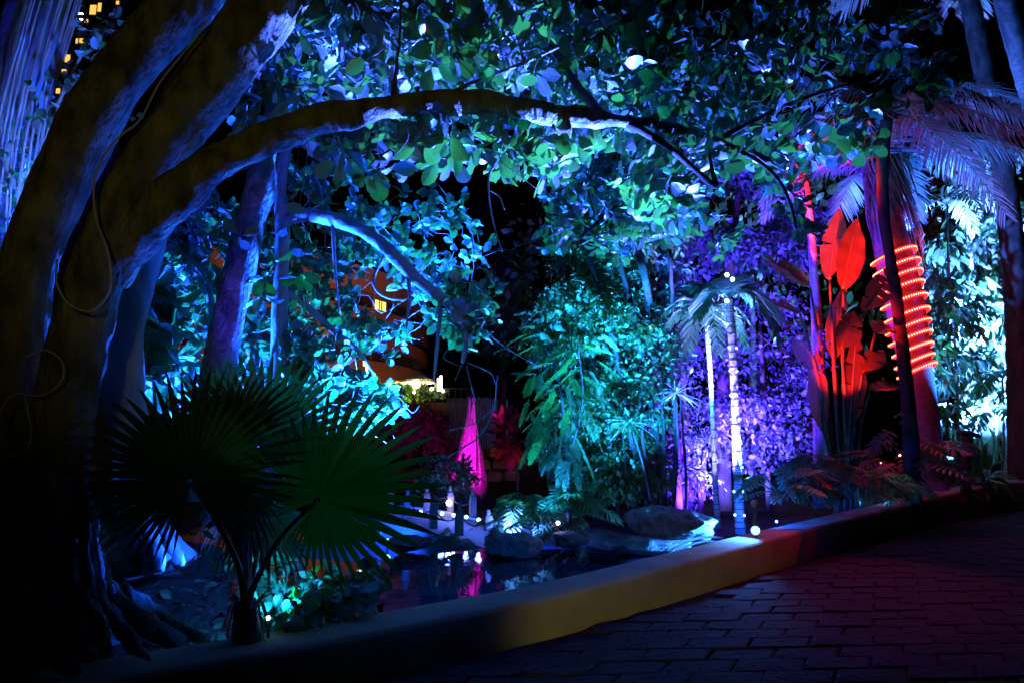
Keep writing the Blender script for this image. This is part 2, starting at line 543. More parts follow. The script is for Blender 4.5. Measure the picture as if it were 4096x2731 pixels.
T_ROUND = [leaf_tpl(ROUND, 0.80, 0.08, 0.15, 0.02), leaf_tpl(ROUND, 0.72, 0.15, 0.3, 0.02)]
T_ELLI = [leaf_tpl(ELLI, 0.52, 0.12, 0.12), leaf_tpl(ELLI, 0.62, 0.06, 0.25)]
T_LANCE = [leaf_tpl(LANCE, 0.34, 0.15, 0.25), leaf_tpl(LANCE, 0.42, 0.1, 0.1)]


def frames(d, nrm):
    y = unit(d)
    x = unit(np.cross(y, nrm))
    z = np.cross(x, y)
    return np.stack([x, y, z], -1)


def scatter(mb, tpl, pos, R, s, mi=0):
    V0, Q0, U0 = tpl
    N = len(pos)
    if N == 0:
        return
    V = np.einsum('nij,kj->nki', R, V0) * s[:, None, None] + pos[:, None]
    Q = (Q0[None] + (np.arange(N) * len(V0))[:, None, None]).reshape(-1, 4)
    mb.add(V.reshape(-1, 3), Q, np.tile(U0, (N, 1)), mi)


def project(pos):
    rel = pos - np.array([0, 0, H])
    dep = rel[:, 1] * CP + rel[:, 2] * SP
    up = -rel[:, 1] * SP + rel[:, 2] * CP
    with np.errstate(divide='ignore', invalid='ignore'):
        return CX + F * rel[:, 0] / dep, CY - F * up / dep, dep


_leaf_meshes = {}


def put_leaves(root, tpls, pos, R, s, mat, n_parts, name='leaf', rest='foliage'):
    """The largest in view as one object each, the rest as one mass."""
    pos, s = np.asarray(pos), np.asarray(s)
    px, py, dep = project(pos)
    inside = (px > -60) & (px < 4150) & (py > -60) & (py < 2790) & (dep > 0.3)
    score = np.where(inside, s / dep, 0)
    order = np.argsort(-score)
    pick = order[:n_parts]
    pick = pick[score[pick] * F > 10]
    mask = np.zeros(len(pos), bool)
    mask[pick] = True
    which = RNG.integers(0, len(tpls), len(pos))
    off = np.array(root.location)
    for i in pick:
        key = (id(tpls), int(which[i]), mat.name)
        if key not in _leaf_meshes:
            mb = MB()
            mb.add(tpls[which[i]][0], tpls[which[i]][1], tpls[which[i]][2])
            o = mb.build(name, mat)
            _leaf_meshes[key] = o.data
        else:
            o = bpy.data.objects.new(name, _leaf_meshes[key])
            COL.objects.link(o)
        M4 = np.eye(4)
        M4[:3, :3] = R[i] * s[i]
        M4[:3, 3] = pos[i] - off
        o.parent = root
        o.matrix_basis = Matrix(M4.tolist())
    mb = MB()
    for k in range(len(tpls)):
        sel = (~mask) & (which == k)
        scatter(mb, tpls[k], pos[sel], R[sel], s[sel])
    if mb.n:
        mb.build(rest, mat, root, kind='stuff')


def blob_points(blobs, shell=0.0):
    """blobs: (px, py, depth, rx px, ry px, rd m, n) -> points in ellipsoids, with the blobs' centres."""
    out, cen = [], []
    for px, py, d, rx, ry, rd, n in blobs:
        d, rd = d * DS, rd * DS
        u = unit(RNG.normal(size=(n, 3)))
        r = RNG.uniform(shell, 1, (n, 1)) ** (1 / 2.2)
        u = u * r
        c = P(px, py, d)
        k = d / F
        q = np.stack([u[:, 0] * rx * k, u[:, 1] * rd, u[:, 2] * ry * k], 1)
        if n >= 120:
            m_ = max(6, n // 34)
            ow = RNG.integers(0, m_, n)
            q = q[:m_][ow] + RNG.normal(size=(n, 3)) * 0.46 * (rx * k * ry * k * rd / m_) ** (1 / 3)
        out.append(c + q)
        cen.append(np.tile(c, (n, 1)))
    return np.concatenate(out), np.concatenate(cen)


def rosettes(cl, k_rng, length, spread=0.9, bias=(0, 0, -0.25), size_var=0.3, gap=0.02):
    """Whorls of leaves round the twig ends cl."""
    pos, dirs, nrm, s, cid = [], [], [], [], []
    for ci, c in enumerate(cl):
        u = unit(RNG.normal(size=3) + np.array(bias) * 2)
        a = unit(np.cross(u, RNG.normal(size=3)))
        b = np.cross(u, a)
        k = int(RNG.integers(k_rng[0], k_rng[1] + 1))
        ph = RNG.uniform(0, 6.28)
        for i in range(k):
            t = ph + i * 2.4
            sp = spread * RNG.uniform(0.65, 1.15)
            d = unit(u * math.cos(sp) + (a * math.cos(t) + b * math.sin(t)) * math.sin(sp) + RNG.normal(size=3) * 0.15)
            pos.append(c + d * gap - u * RNG.uniform(0, 0.05))
            dirs.append(d)
            nrm.append(unit(u + RNG.normal(size=3) * 0.25))
            s.append(length * RNG.uniform(1 - size_var, 1 + size_var))
            cid.append(ci)
    return np.array(pos), frames(np.array(dirs), np.array(nrm)), np.array(s), np.array(cid)


def twig_net(mb, seeds, seed_r, cl, r_end=0.0025, r_max=0.012, sag=0.08, n=5):
    """Join twig ends to the nearest branch point or to an earlier twig end."""
    nodes = np.array(seeds)
    nr = list(np.full(len(nodes), r_max))
    d0 = np.array([np.min(np.linalg.norm(nodes - c, axis=1)) for c in cl])
    P_, R_ = nodes, np.array(nr)
    for i in np.argsort(d0):
        dd = np.linalg.norm(P_ - cl[i], axis=1) + (R_ < r_end * 1.6) * 0.15
        j = int(np.argmin(dd))
        a, c = P_[j], cl[i]
        L = np.linalg.norm(c - a)
        mid1 = a + (c - a) * 0.35 + RNG.normal(size=3) * L * 0.10 + np.array([0, 0, sag * L])
        mid2 = a + (c - a) * 0.7 + RNG.normal(size=3) * L * 0.08 + np.array([0, 0, sag * L * 0.6])
        r0 = min(max(R_[j] * 0.8, r_end), r_max)
        r0 = min(r0, r_end + L * 0.008)
        tube(mb, [a, mid1, mid2, c], [r0, r0 * 0.8, r0 * 0.6, r_end], n, 2)
        P_ = np.concatenate([P_, [mid1, mid2, c]])
        R_ = np.concatenate([R_, [r0 * 0.8, r0 * 0.65, r_end]])


# ---- palm and other compound leaves (each one is one frond)
def feather(mb, base, d0, length, droop, nl, ll, lw, rw=0.012, hang=0.25, side=None, start=0.12, mi_r=1, fan=0.55, prof='strip', curl=0.0):
    base = np.asarray(base, float)
    d0 = unit(d0)
    t = np.linspace(0, 1, 9)
    X = base + d0 * (length * t)[:, None] - np.array([0, 0, 1.0]) * (droop * length * t ** 2.0)[:, None]
    if side is not None:
        X = X + unit(side) * (curl * length * t ** 2)[:, None]
    tube(mb, X, np.linspace(rw, rw * 0.25, 9), 5, 1, 0, mi_r)
    tt = np.linspace(start, 0.995, nl)
    tt = np.repeat(tt, 2) + RNG.uniform(-0.2, 0.2, nl * 2) / nl
    sg = np.tile([1.0, -1.0], nl)
    tt = np.clip(tt, 0, 1)
    f = tt * 8
    i = np.minimum(f.astype(int), 7)
    w = (f - i)[:, None]
    p = X[i] * (1 - w) + X[i + 1] * w
    T = unit(X[i + 1] - X[i])
    sd = unit(np.cross(T, np.array([0, 0, 1.0]) + 1e-3))
    up = np.cross(sd, T)
    d = unit(sd * sg[:, None] + T * (fan + 0.8 * tt[:, None] ** 2) + up * 0.12 - np.array([0, 0, hang]) + RNG.normal(size=(len(tt), 3)) * 0.06)
    pf = np.sin(math.pi * np.clip(0.18 + 0.72 * tt, 0, 1)) ** 0.7
    L = ll * pf * RNG.uniform(0.85, 1.1, len(tt))
    R = frames(d, up + RNG.normal(size=up.shape) * 0.12)
    tpl = {'strip': TP_STRIP, 'wide': TP_WIDE}[prof]
    V0, Q0, U0 = tpl
    S = np.stack([np.full(len(tt), lw) * (0.6 + 0.4 * pf), L, L], 1)
    V = np.einsum('nij,nkj->nki', R, V0[None] * S[:, None]) + p[:, None]
    V[..., 2] -= (hang * 0.5 * L[:, None] * V0[None, :, 1] ** 2)
    Q = (Q0[None] + (np.arange(len(tt)) * len(V0))[:, None, None]).reshape(-1, 4)
    mb.add(V.reshape(-1, 3), Q, np.tile(U0, (len(tt), 1)), 0)
    return X


def strip_tpl(ts, ws, fold):
    V, U = [], []
    for t, w in zip(ts, ws):
        V += [[-w / 2, t, fold * w], [0, t, 0], [w / 2, t, fold * w]]
        U += [[0.15, t], [0.5, t], [0.85, t]]
    Q = []
    for k in range(len(ts) - 1):
        a = 3 * k
        Q += [[a, a + 1, a + 4, a + 3], [a + 1, a + 2, a + 5, a + 4]]
    return np.array(V), np.array(Q), np.array(U)


TP_STRIP = strip_tpl([0, 0.35, 0.75, 1.0], [0.55, 1.0, 0.7, 0.04], 0.004)
TP_STRIP = (TP_STRIP[0] * np.array([1, 1, 0.02]), TP_STRIP[1], TP_STRIP[2])
TP_WIDE = strip_tpl([0, 0.2, 0.55, 0.85, 1.0], [0.2, 0.8, 1.0, 0.6, 0.05], 0.0)


def fan_blade(mb, hub, axis, nrm, R, nseg=46, spread=300, split=0.52, droop=0.12, r0=0.02, short=(1.5, 0.37)):
    axis = unit(axis)
    nrm = unit(nrm - axis * np.dot(nrm, axis))
    side = np.cross(axis, nrm)
    da = math.radians(spread) / nseg
    for i in range(nseg):
        a = -math.radians(spread) / 2 + (i + 0.5) * da
        d = axis * math.cos(a) + side * math.sin(a)
        s = np.cross(nrm, d)
        Ri = R * max(0.35, 1.0 - short[1] * max(0.0, abs(a) - short[0])) * RNG.uniform(0.95, 1.04)
        spl = split * RNG.uniform(0.93, 1.07)
        V, U = [], []
        dr = droop * RNG.uniform(0.6, 1.5)
        for t, wk in ((0.0, 0), (0.3, 0), (spl, 0), (spl + 0.18, 0.74), (spl + 0.34, 0.42), (1.0, 0.02)):
            r = r0 + Ri * t
            w = 2 * r * math.tan(da / 2) if wk == 0 else 2 * (r0 + Ri * spl) * math.tan(da / 2) * wk
            c = np.asarray(hub) + d * r - nrm * (0.10 * r * r / R) - np.array([0, 0, 1.0]) * (dr * Ri * max(0, t - 0.35) ** 2 * 2.0)
            V += [c - s * w / 2, c + nrm * w * 0.30, c + s * w / 2]
            U += [[0.15, t], [0.5, t], [0.85, t]]
        Q = []
        for k in range(5):
            b = 3 * k
            Q += [[b, b + 1, b + 4, b + 3], [b + 1, b + 2, b + 5, b + 4]]
        mb.add(V, Q, U)


def paddle(mb, base, tip, nrm, width, tears=3, bend=0.12, cup=0.18, seed=0):
    rg = np.random.default_rng(seed)
    base, tip = np.asarray(base, float), np.asarray(tip, float)
    ax = tip - base
    L = np.linalg.norm(ax)
    ax = ax / L
    nrm = unit(nrm - ax * np.dot(nrm, ax))
    sd = np.cross(ax, nrm)
    n = 15
    ts = np.linspace(0, 1, n)
    prof = np.sin(math.pi * np.clip(ts * 0.97 + 0.025, 0, 1) ** 0.88) ** 0.85
    mid = base + ax * (L * ts)[:, None] - nrm * (bend * L * ts ** 2)[:, None]
    tube(mb, mid, np.linspace(0.022, 0.004, n) * (L / 1.0), 5, 1, 0, 1)
    for sg in (-1, 1):
        torn = set(rg.choice(np.arange(3, n - 2), tears, replace=False)) if tears else set()
        k0 = 0
        cuts = sorted(torn) + [n - 1]
        for kc in cuts:
            V, U = [], []
            lift = cup * rg.uniform(0.4, 1.3)
            sl = rg.uniform(-0.03, 0.06)
            for k in range(k0, kc + 1):
                for q, f in enumerate((0.0, 0.35, 0.7, 1.0)):
                    w = width / 2 * prof[k] * f
                    e = 0.012 * math.sin(k * 1.7 + q) * L * (f > 0.6)
                    sh = 0.0 if k not in (k0, kc) or kc == n - 1 and k == kc or k == 0 else (0.020 if k == k0 else -0.020) * f
                    V.append(mid[k] + sd * sg * w + nrm * (lift * w * f + e) + ax * L * (sl * f * f + sh))
                    U.append([0.5 + sg * 0.5 * f * prof[k], ts[k]])
            Q = []
            for k in range(kc - k0):
                for q in range(3):
                    a = 4 * k + q
                    Q.append([a, a + 1, a + 5, a + 4] if sg > 0 else [a, a + 4, a + 5, a + 1])
            if Q:
                mb.add(V, Q, U)
            k0 = kc


def philo(mb, base, d, nrm, L, W=None, lobes=8):
    W = W or L * 0.75
    d = unit(d)
    nrm = unit(nrm - d * np.dot(nrm, d))
    s = np.cross(d, nrm)
    ts = np.linspace(0, 1, 7)
    mid = np.asarray(base) + d * (L * ts)[:, None] - np.array([0, 0, 1.0]) * (0.22 * L * ts ** 2)[:, None]
    tube(mb, mid, np.linspace(0.008, 0.002, 7), 4, 1, 0, 1)
    w0 = 0.16 * W
    V, U = [], []
    for k, t in enumerate(ts):
        w = w0 * (math.sin(math.pi * min(1, 0.15 + t * 0.85)) ** 0.5)
        V += [mid[k] - s * w + nrm * 0.02 * L, mid[k], mid[k] + s * w + nrm * 0.02 * L]
        U += [[0.2, t], [0.5, t], [0.8, t]]
    Q = []
    for k in range(6):
        a = 3 * k
        Q += [[a, a + 1, a + 4, a + 3], [a + 1, a + 2, a + 5, a + 4]]
    mb.add(V, Q, U)
    for i in range(lobes):
        t = (i + 0.2) / lobes
        f = t * 6
        k = min(int(f), 5)
        c = mid[k] + (mid[k + 1] - mid[k]) * (f - k)
        for sg in (-1, 1):
            ang = math.radians(100 - 75 * t + RNG.uniform(-6, 6))
            dd = unit(s * sg * math.sin(ang) + d * math.cos(ang))
            ss = np.cross(nrm, dd)
            ll = W * 0.62 * (math.sin(math.pi * (0.25 + 0.62 * t)) ** 0.8) * RNG.uniform(0.85, 1.1)
            lw = W * 0.115
            V, U = [], []
            for tt, ww in ((0.05, 1.0), (0.4, 0.7), (0.62, 1.15), (0.82, 0.9), (1.0, 0.12)):
                q = c + dd * ll * tt - np.array([0, 0, 1.0]) * 0.28 * ll * tt * tt
                e = nrm * 0.02 * L * math.sin(tt * 9 + i)
                V += [q - ss * lw * ww / 2 + e, q + nrm * 0.01, q + ss * lw * ww / 2 - e]
                U += [[0.2, tt], [0.5, tt], [0.8, tt]]
            Q = []
            for k2 in range(4):
                a = 3 * k2
                Q += [[a, a + 1, a + 4, a + 3], [a + 1, a + 2, a + 5, a + 4]]
            mb.add(V, Q, U)


def rock(name, label, px, py, d, wpx, hpx, depth, seed, group='dark rocks at the pond edge', z_bottom=None):
    rg = np.random.default_rng(seed)
    n, m = 40, 24
    wpx, hpx = wpx * 0.9, hpx * 0.9
    th = np.arange(n) / n * 2 * math.pi
    ph = np.linspace(-math.pi / 2, math.pi / 2, m)
    D = np.stack([np.cos(ph)[:, None] * np.cos(th)[None], np.cos(ph)[:, None] * np.sin(th)[None], np.repeat(np.sin(ph)[:, None], n, 1)], -1).reshape(-1, 3)
    r = np.full(len(D), 9.0)
    for _ in range(20):
        a = unit(rg.normal(size=3))
        r = np.minimum(r, rg.uniform(0.78, 1.05) / np.maximum(D @ a, 0.12))
    r = np.minimum(r, 1.25)
    for _ in range(7):
        a = rg.normal(size=3) * rg.uniform(2, 7)
        r += 0.012 * np.sin(D @ a + rg.uniform(0, 6))
    r = r + np.array([0.10 * mnoise.fractal(Vector(q * 2.2 + seed), 0.8, 2.2, 5) for q in D])
    k = d / F
    V = D * r[:, None] * np.array([wpx * k / 2, depth / 2, hpx * k / 2])
    i = np.arange(m - 1)[:, None]
    j = np.arange(n)[None]
    j2 = (j + 1) % n
    Q = np.stack([i * n + j, i * n + j2, (i + 1) * n + j2, (i + 1) * n + j], -1).reshape(-1, 4)
    mb = MB()
    c = P(px, py, d)
    mb.add(V + c, Q)
    rt = bpy.data.objects.new('tmp', None)
    rt.location = tuple(c)
    o = mb.build(name, M['rock'], rt)
    o.parent = None
    o.location = tuple(c)
    bpy.data.objects.remove(rt)
    return tag(o, label, 'rock', group)


# ================================================================== THE SETTING
# kerb wall: front foot on the paving, height above it
KB = [(-900, 3250, 0.25), (0, 3030, 0.26), (500, 2930, 0.27), (1000, 2830, 0.28), (1500, 2715, 0.285), (2000, 2594, 0.29), (2312, 2518, 0.30), (2757, 2385, 0.33),
      (3158, 2260, 0.37), (3515, 2162, 0.44), (3827, 2080, 0.55), (4096, 2042, 0.68), (4500, 2020, 0.76)]
foot = np.array([G(a, b, 0.0) for a, b, h in KB])
kb = catmull(np.concatenate([foot[:, :2], np.array([[h] for _, _, h in KB])], 1), 6)
kxy, kh = kb[:, :2], kb[:, 2]
tan = unit(np.gradient(kxy, axis=0))
nor = np.stack([-tan[:, 1], tan[:, 0]], 1)      # away from the camera
KW = 0.46
prof = [(0.0, -0.3), (0.0, 0.0), (0.006, -1), (0.02, -2), (0.05, -3), (KW - 0.05, -3), (KW - 0.02, -2), (KW, -1), (KW, -0.9)]
V, nP = [], 0
for k in range(len(kxy)):
    h = kh[k]
    zs = [-0.3, 0.0, h - 0.045, h - 0.012, h, h, h - 0.012, h - 0.045, -0.9]
    for (w, _), z in zip(prof, zs):
        V.append([*(kxy[k] + nor[k] * w), z])
nP = len(prof)
Q = []
for k in range(len(kxy) - 1):
    for q in range(nP - 1):
        a = k * nP + q
        Q.append([a, a + nP, a + nP + 1, a + 1])
mb = MB()
mb.add(V, Q)
kerb = mb.build('kerb_wall', M['plaster'])
tag(kerb, 'low cream plastered wall curving between the pond and the paving', 'wall')


def kerb_side(x, y):
    """Signed distance to the kerb's front line: > 0 beyond it (garden side)."""
    p = np.stack([x, y], -1)
    best = np.full(x.shape, 1e9)
    sgn = np.ones(x.shape)
    for k in range(0, len(kxy), 2):
        d = p - kxy[k]
        dist = np.hypot(d[..., 0], d[..., 1])
        s = d[..., 0] * nor[k, 0] + d[..., 1] * nor[k, 1]
        upd = dist < best
        best = np.where(upd, dist, best)
        sgn = np.where(upd, s, sgn)
    return sgn


POND = np.array([(-1.5, 4.4), (-2.0, 5.4), (-2.75, 7.5), (-3.8, 10.2), (-6.0, 12.5), (-7, 17), (-3, 20), (1.0, 19), (0.6, 13.4), (1.0, 11.9), (2.4, 10.9), (3.6, 9.6), (3.4, 8.4), (1.2, 4.2), (-1.0, 3.7)])


def poly_sd(x, y, poly):
    p = np.stack([x, y], -1)
    best = np.full(x.shape, 1e9)
    ins = np.zeros(x.shape, bool)
    n = len(poly)
    for i in range(n):
        a, b = poly[i], poly[(i + 1) % n]
        e = b - a
        w = p - a
        t = np.clip((w @ e) / (e @ e), 0, 1)
        q = w - t[..., None] * e
        best = np.minimum(best, np.hypot(q[..., 0], q[..., 1]))
        c = ((a[1] > y) != (b[1] > y)) & (x < (b[0] - a[0]) * (y - a[1]) / (b[1] - a[1] + 1e-12) + a[0])
        ins ^= c
    return np.where(ins, -best, best)


WZ = -0.15
gx = np.concatenate([[-400, -200, -100, -50, -28, -18], np.arange(-12, 14.01, 0.16), [18, 28, 50, 100, 200, 400]])
gy = np.concatenate([[-60, -20, -8, -3], np.arange(-1, 22.01, 0.16), [26, 34, 50, 80, 150, 400]])
X, Y = np.meshgrid(gx, gy)
sd = poly_sd(X, Y, POND)
ks = kerb_side(X, Y)
Z = 0.03 * np.sin(X * 2.1 + Y) + 0.025 * np.sin(Y * 3.3 - X * 1.2) + 0.03 * np.sin(X * 5.1) * np.sin(Y * 4.7)
Z = Z + np.where(X < -1.5, 0.05, 0.0)
Z = np.where(sd < 0.5, Z * 0.6 + (-0.75) * np.clip((0.35 - sd) / 0.6, 0, 1), Z)
Z = np.where(ks < 0.25, -0.10, Z)
Z = np.where(np.hypot(X, Y - 8) > 24, -0.02, Z)
ny, nx = X.shape
i, j = np.meshgrid(np.arange(ny - 1), np.arange(nx - 1), indexing='ij')
a = (i * nx + j).ravel()
mb = MB()
mb.add(np.stack([X, Y, Z], -1).reshape(-1, 3), np.stack([a, a + 1, a + nx + 1, a + nx], 1))
g = mb.build('ground', M['soil'])
g['kind'] = 'structure'

# pond water
m, nt, out = new_mat('pond water')
p = nt.nodes.new('ShaderNodeBsdfPrincipled')
p.inputs['Base Color'].default_value = (0.012, 0.045, 0.09, 1)
p.inputs['Roughness'].default_value = 0.03
p.inputs['IOR'].default_value = 1.33
p.inputs['Specular IOR Level'].default_value = 0.6
nz = nt.nodes.new('ShaderNodeTexNoise')
nz.inputs['Scale'].default_value = 2.2
nz.inputs['Detail'].default_value = 3
tc = nt.nodes.new('ShaderNodeTexCoord')
nt.links.new(tc.outputs['Object'], nz.inputs['Vector'])
b = nt.nodes.new('ShaderNodeBump')
b.inputs['Strength'].default_value = 0.10
b.inputs['Distance'].default_value = 0.03
nt.links.new(nz.outputs['Fac'], b.inputs['Height'])
nt.links.new(b.outputs[0], p.inputs['Normal'])
nt.links.new(p.outputs[0], out.inputs[0])
M['water'] = m
mb = MB()
wp = np.concatenate([POND + unit(POND - POND.mean(0)) * 0.5])
n = len(wp)
V = [[*POND.mean(0), WZ]] + [[x, y, WZ] for x, y in wp]
# keep the sheet on the garden side of the kerb
V = np.array(V)
for k in range(1, len(V)):
    s = kerb_side(V[k:k + 1, 0], V[k:k + 1, 1])[0]
    if s < 0.3:
        q = int(np.argmin(np.hypot(kxy[:, 0] - V[k, 0], kxy[:, 1] - V[k, 1])))
        V[k, :2] = kxy[q] + nor[q] * 0.35
mb.add(V, [[0, 1 + k, 1 + (k + 1) % n] for k in range(n)])
w = mb.build('water', M['water'])
w['kind'] = 'structure'

# specks floating on the water
mb = MB()
pp = np.stack([RNG.uniform(-2.6, 2.8, 420), RNG.uniform(4.5, 11.4, 420)], 1)
ok = (poly_sd(pp[:, 0], pp[:, 1], POND) < -0.2) & (kerb_side(pp[:, 0], pp[:, 1]) > 0.6)
pp = pp[ok]
N = len(pp)
an = RNG.uniform(0, 6.28, N)
scatter(mb, T_ELLI[0], np.stack([pp[:, 0], pp[:, 1], np.full(N, WZ + 0.006)], 1),
        frames(np.stack([np.cos(an), np.sin(an), np.zeros(N)], 1), np.tile((0, 0, 1.0), (N, 1)) + RNG.normal(size=(N, 3)) * 0.35), RNG.uniform(0.008, 0.028, N))
M['speck'] = rough_mat('floating petal', (0.5, 0.5, 0.5), (0.7, 0.7, 0.7), 5, 0.6, 0, 0.4)
sp = mb.build('floating_petals', M['speck'])
sp['kind'] = 'stuff'
sp['label'] = 'tiny pale petals and dust floating on the dark pond'

# paving: running-bond pavers, the largest in view as single objects
pave = MB()
pave.add([[-9, -3, -0.012], [16, -3, -0.012], [16, 22, -0.012], [-9, 22, -0.012]], [[0, 1, 2, 3]])
# keep the bed on the camera side of the kerb: built as a strip that follows the kerb
pave = MB()
V, Q = [], []
for k in range(len(kxy)):
    V += [[*(kxy[k] + nor[k] * 0.02), -0.014], [*(kxy[k] - nor[k] * 4.0), -0.014], [*(kxy[k] - nor[k] * 9.0), -0.014]]
for k in range(len(kxy) - 1):
    for q in range(2):
        a = 3 * k + q
        Q.append([a, a + 1, a + 4, a + 3])
pave.add(V, Q)
pavement = pave.build('pavement', M['joint'])
pavement['kind'] = 'structure'
ang = math.radians(-30)
ux = np.array([math.cos(math.radians(4)), math.sin(math.radians(4))])
uy = np.array([math.sin(math.radians(28)), math.cos(math.radians(28))])
PW, PL = 0.47, 0.30
cells = []
for r in range(-4, 66):
    for c in range(-36, 50):
        cc = ux * (PW * (c + 0.5 * (r % 2))) + uy * (PL * r * 1.0)
        cells.append((cc[0], cc[1]))
cells = np.array(cells) + np.array([0.0, 1.6])
keep = kerb_side(cells[:, 0], cells[:, 1]) < -0.19
px, py, dep = project(np.concatenate([cells, np.zeros((len(cells), 1))], 1))
keep &= (dep > 1.0) & (px > -300) & (px < 4400) & (py < 2950) & (cells[:, 1] < 18)
cells, dep, px, py = cells[keep], dep[keep], px[keep], py[keep]


def paver_mesh(jit, seed):
    rg = np.random.default_rng(seed)
    g = 0.006
    cs = [(-PW / 2 + g, -PL / 2 + g), (PW / 2 - g, -PL / 2 + g), (PW / 2 - g, PL / 2 - g), (-PW / 2 + g, PL / 2 - g)]
    def ring(k, z, tilt):
        o = []
        for a_, b_ in cs:
            q = ux * a_ * k + uy * b_ * k + rg.normal(size=2) * 0.004
            o.append([q[0], q[1], z + tilt * rg.normal()])
        return o
    V = ring(1.0, -0.014, 0) + ring(1.0, 0.0, 0.001) + ring(0.91, 0.011, 0.003)
    V.append([0, 0, 0.014 + rg.normal() * 0.002])
    Q = []
    for k in range(4):
        k2 = (k + 1) % 4
        Q += [[k, k2, k2 + 4, k + 4], [k + 4, k2 + 4, k2 + 8, k + 8], [k + 8, k2 + 8, 12, 12]]
    return np.array(V), np.array(Q)


PV = [paver_mesh(0, s) for s in range(6)]
vis = np.where((px > 0) & (px < 4096) & (py > 0) & (py < 2731), 1 / dep, 0)
order = np.argsort(-vis)
single = set(order[:290].tolist())
pm = {}
mbr = MB()
for k in range(len(cells)):
    v = int(RNG.integers(0, 6))
    z = 0.004 * RNG.normal()
    if k in single:
        if v not in pm:
            mb = MB()
            mb.add(PV[v][0], PV[v][1], None)
            o = mb.build('paver', M['paver'], smooth=False)
            pm[v] = o.data
        else:
            o = bpy.data.objects.new('paver', pm[v])
            COL.objects.link(o)
        o.location = (cells[k, 0], cells[k, 1], z)
        o.parent = pavement
    else:
        mbr.add(PV[v][0] + np.array([cells[k, 0], cells[k, 1], z]), PV[v][1])
if mbr.n:
    o = mbr.build('paver', M['paver'], smooth=False)
    o.parent = pavement
    o['kind'] = 'stuff'

# leaf litter on the soil at the left
N = 900
lx = RNG.uniform(-4.6, -0.4, N)
ly = RNG.uniform(3.7, 7.5, N)
ok = (kerb_side(lx, ly) > 0.5) & (poly_sd(lx, ly, POND) > 0.0)
lx, ly = lx[ok], ly[ok]
N = len(lx)
an = RNG.uniform(0, 6.28, N)
mb = MB()
scatter(mb, T_FIG[2], np.stack([lx, ly, RNG.uniform(0.07, 0.13, N)], 1),
        frames(np.stack([np.cos(an), np.sin(an), RNG.normal(size=N) * 0.25], 1), np.tile((0, 0, 1.0), (N, 1)) + RNG.normal(size=(N, 3)) * 0.5), RNG.uniform(0.06, 0.15, N))
o = mb.build('leaf_litter', M['leaf_litter'])
o['kind'] = 'stuff'
o['label'] = 'dry fallen leaves scattered on the dark soil round the roots'

# ================================================================== FAR: hotel
def facade_path():
    a = [(500, 1200, 68), (900, 1200, 72), (1250, 1200, 77), (1430, 1200, 81), (1560, 1200, 86), (1640, 1200, 91), (1690, 1200, 97), (1705, 1200, 104)]
    return catmull(np.array([P(*q)[:2] for q in a]), 6)


FP = facade_path()
FT = unit(np.gradient(FP, axis=0))
FN = np.stack([FT[:, 1], -FT[:, 0]], 1)
if FN[0] @ (-FP[0]) < 0:
    FN = -FN
hotel = thing('hotel_building', 'orange lit hotel with curved balcony bands and one lit window behind the trees', 'building', (FP[24][0], FP[24][1], 0))


def band(z0, z1, out, name, mat, thick=0.4, parent=None, i0=0, i1=None):
    mb = MB()
    V, Q = [], []
    idx = range(i0, i1 or len(FP))
    for k in idx:
        for o_, z in ((out, z0), (out, z1), (out - thick, z1), (out - thick, z0)):
            V.append([*(FP[k] + FN[k] * o_), z])
    n = len(list(idx))
    for k in range(n - 1):
        for q in range(4):
            a = 4 * k + q
            b = 4 * k + (q + 1) % 4
            Q.append([a, a + 4, b + 4, b])
    mb.add(V, Q)
    return mb.build(name, mat, hotel, smooth=False, parent=parent)


M['glass'] = rough_mat('dark window', (0.03, 0.022, 0.015), (0.10, 0.07, 0.045), 1.2, 0.15, 0, 0.6, (3, 3, 0.3))
ZR = [18.6, 15.4, 12.2]                      # window sill heights
band(21.2 - 0.6, 23.6, 0.5, 'parapet', M['facade'], 0.9)
for zz in ZR:
    band(zz - 1.55, zz, 0.5, 'parapet', M['facade'], 0.9)
    band(zz - 0.1, zz + 2.0, -0.55, 'wall', M['facade'], 0.4)
band(9.2, 10.65, 0.5, 'parapet', M['facade'], 0.9)
band(5.0, 9.2, -0.6, 'wall', M['facade'], 0.4)
s = np.concatenate([[0], np.cumsum(np.linalg.norm(np.diff(FP, axis=0), axis=1))])
for zi, zz in enumerate(ZR):
    u = 6.0
    first = True
    while u < s[-1] - 6:
        k = int(np.searchsorted(s, u))
        c = FP[k] + FN[k] * -0.40
        q = P(1526, 1220, 82.0)
        rot = np.stack([np.append(FT[k], 0), np.append(FN[k], 0), [0, 0, 1.0]], -1)
        px_, py_, _ = project(np.array([[c[0], c[1], zz + 0.8]]))
        lit = zi == 0 and 1492 < px_[0] < 1556
        if 300 < px_[0] < 1720:
            mb = MB()
            for du in (-0.72, 0.72):
                box(mb, np.array([*(c + FT[k] * du), zz + 0.8]), (0.09, 0.12, 1.5), rot)
            for dz in (0.06, 1.56):
                box(mb, np.array([*c, zz + dz]), (1.53, 0.12, 0.09), rot)
            fr = mb.build('window', M['dark_metal'], hotel, smooth=False)
            mb = MB()
            box(mb, np.array([*(c - FN[k] * 0.06), zz + 0.8]), (1.4, 0.04, 1.46), rot)
            mb.build('pane', M['glow_window'] if lit else M['glass'], hotel, smooth=False, parent=fr)
            if lit:
                fr['label'] = 'window lit yellow behind its curtain'
        u += 1.56
lamp('facade_wash', P(1250, 1700, 52), ORANGE, 12000, P(1380, 1200, 80), 80, 0.7, 0.4)
lamp('facade_wash', P(1750, 1600, 62), ORANGE, 6000, P(1600, 1330, 86), 80, 0.7, 0.4)

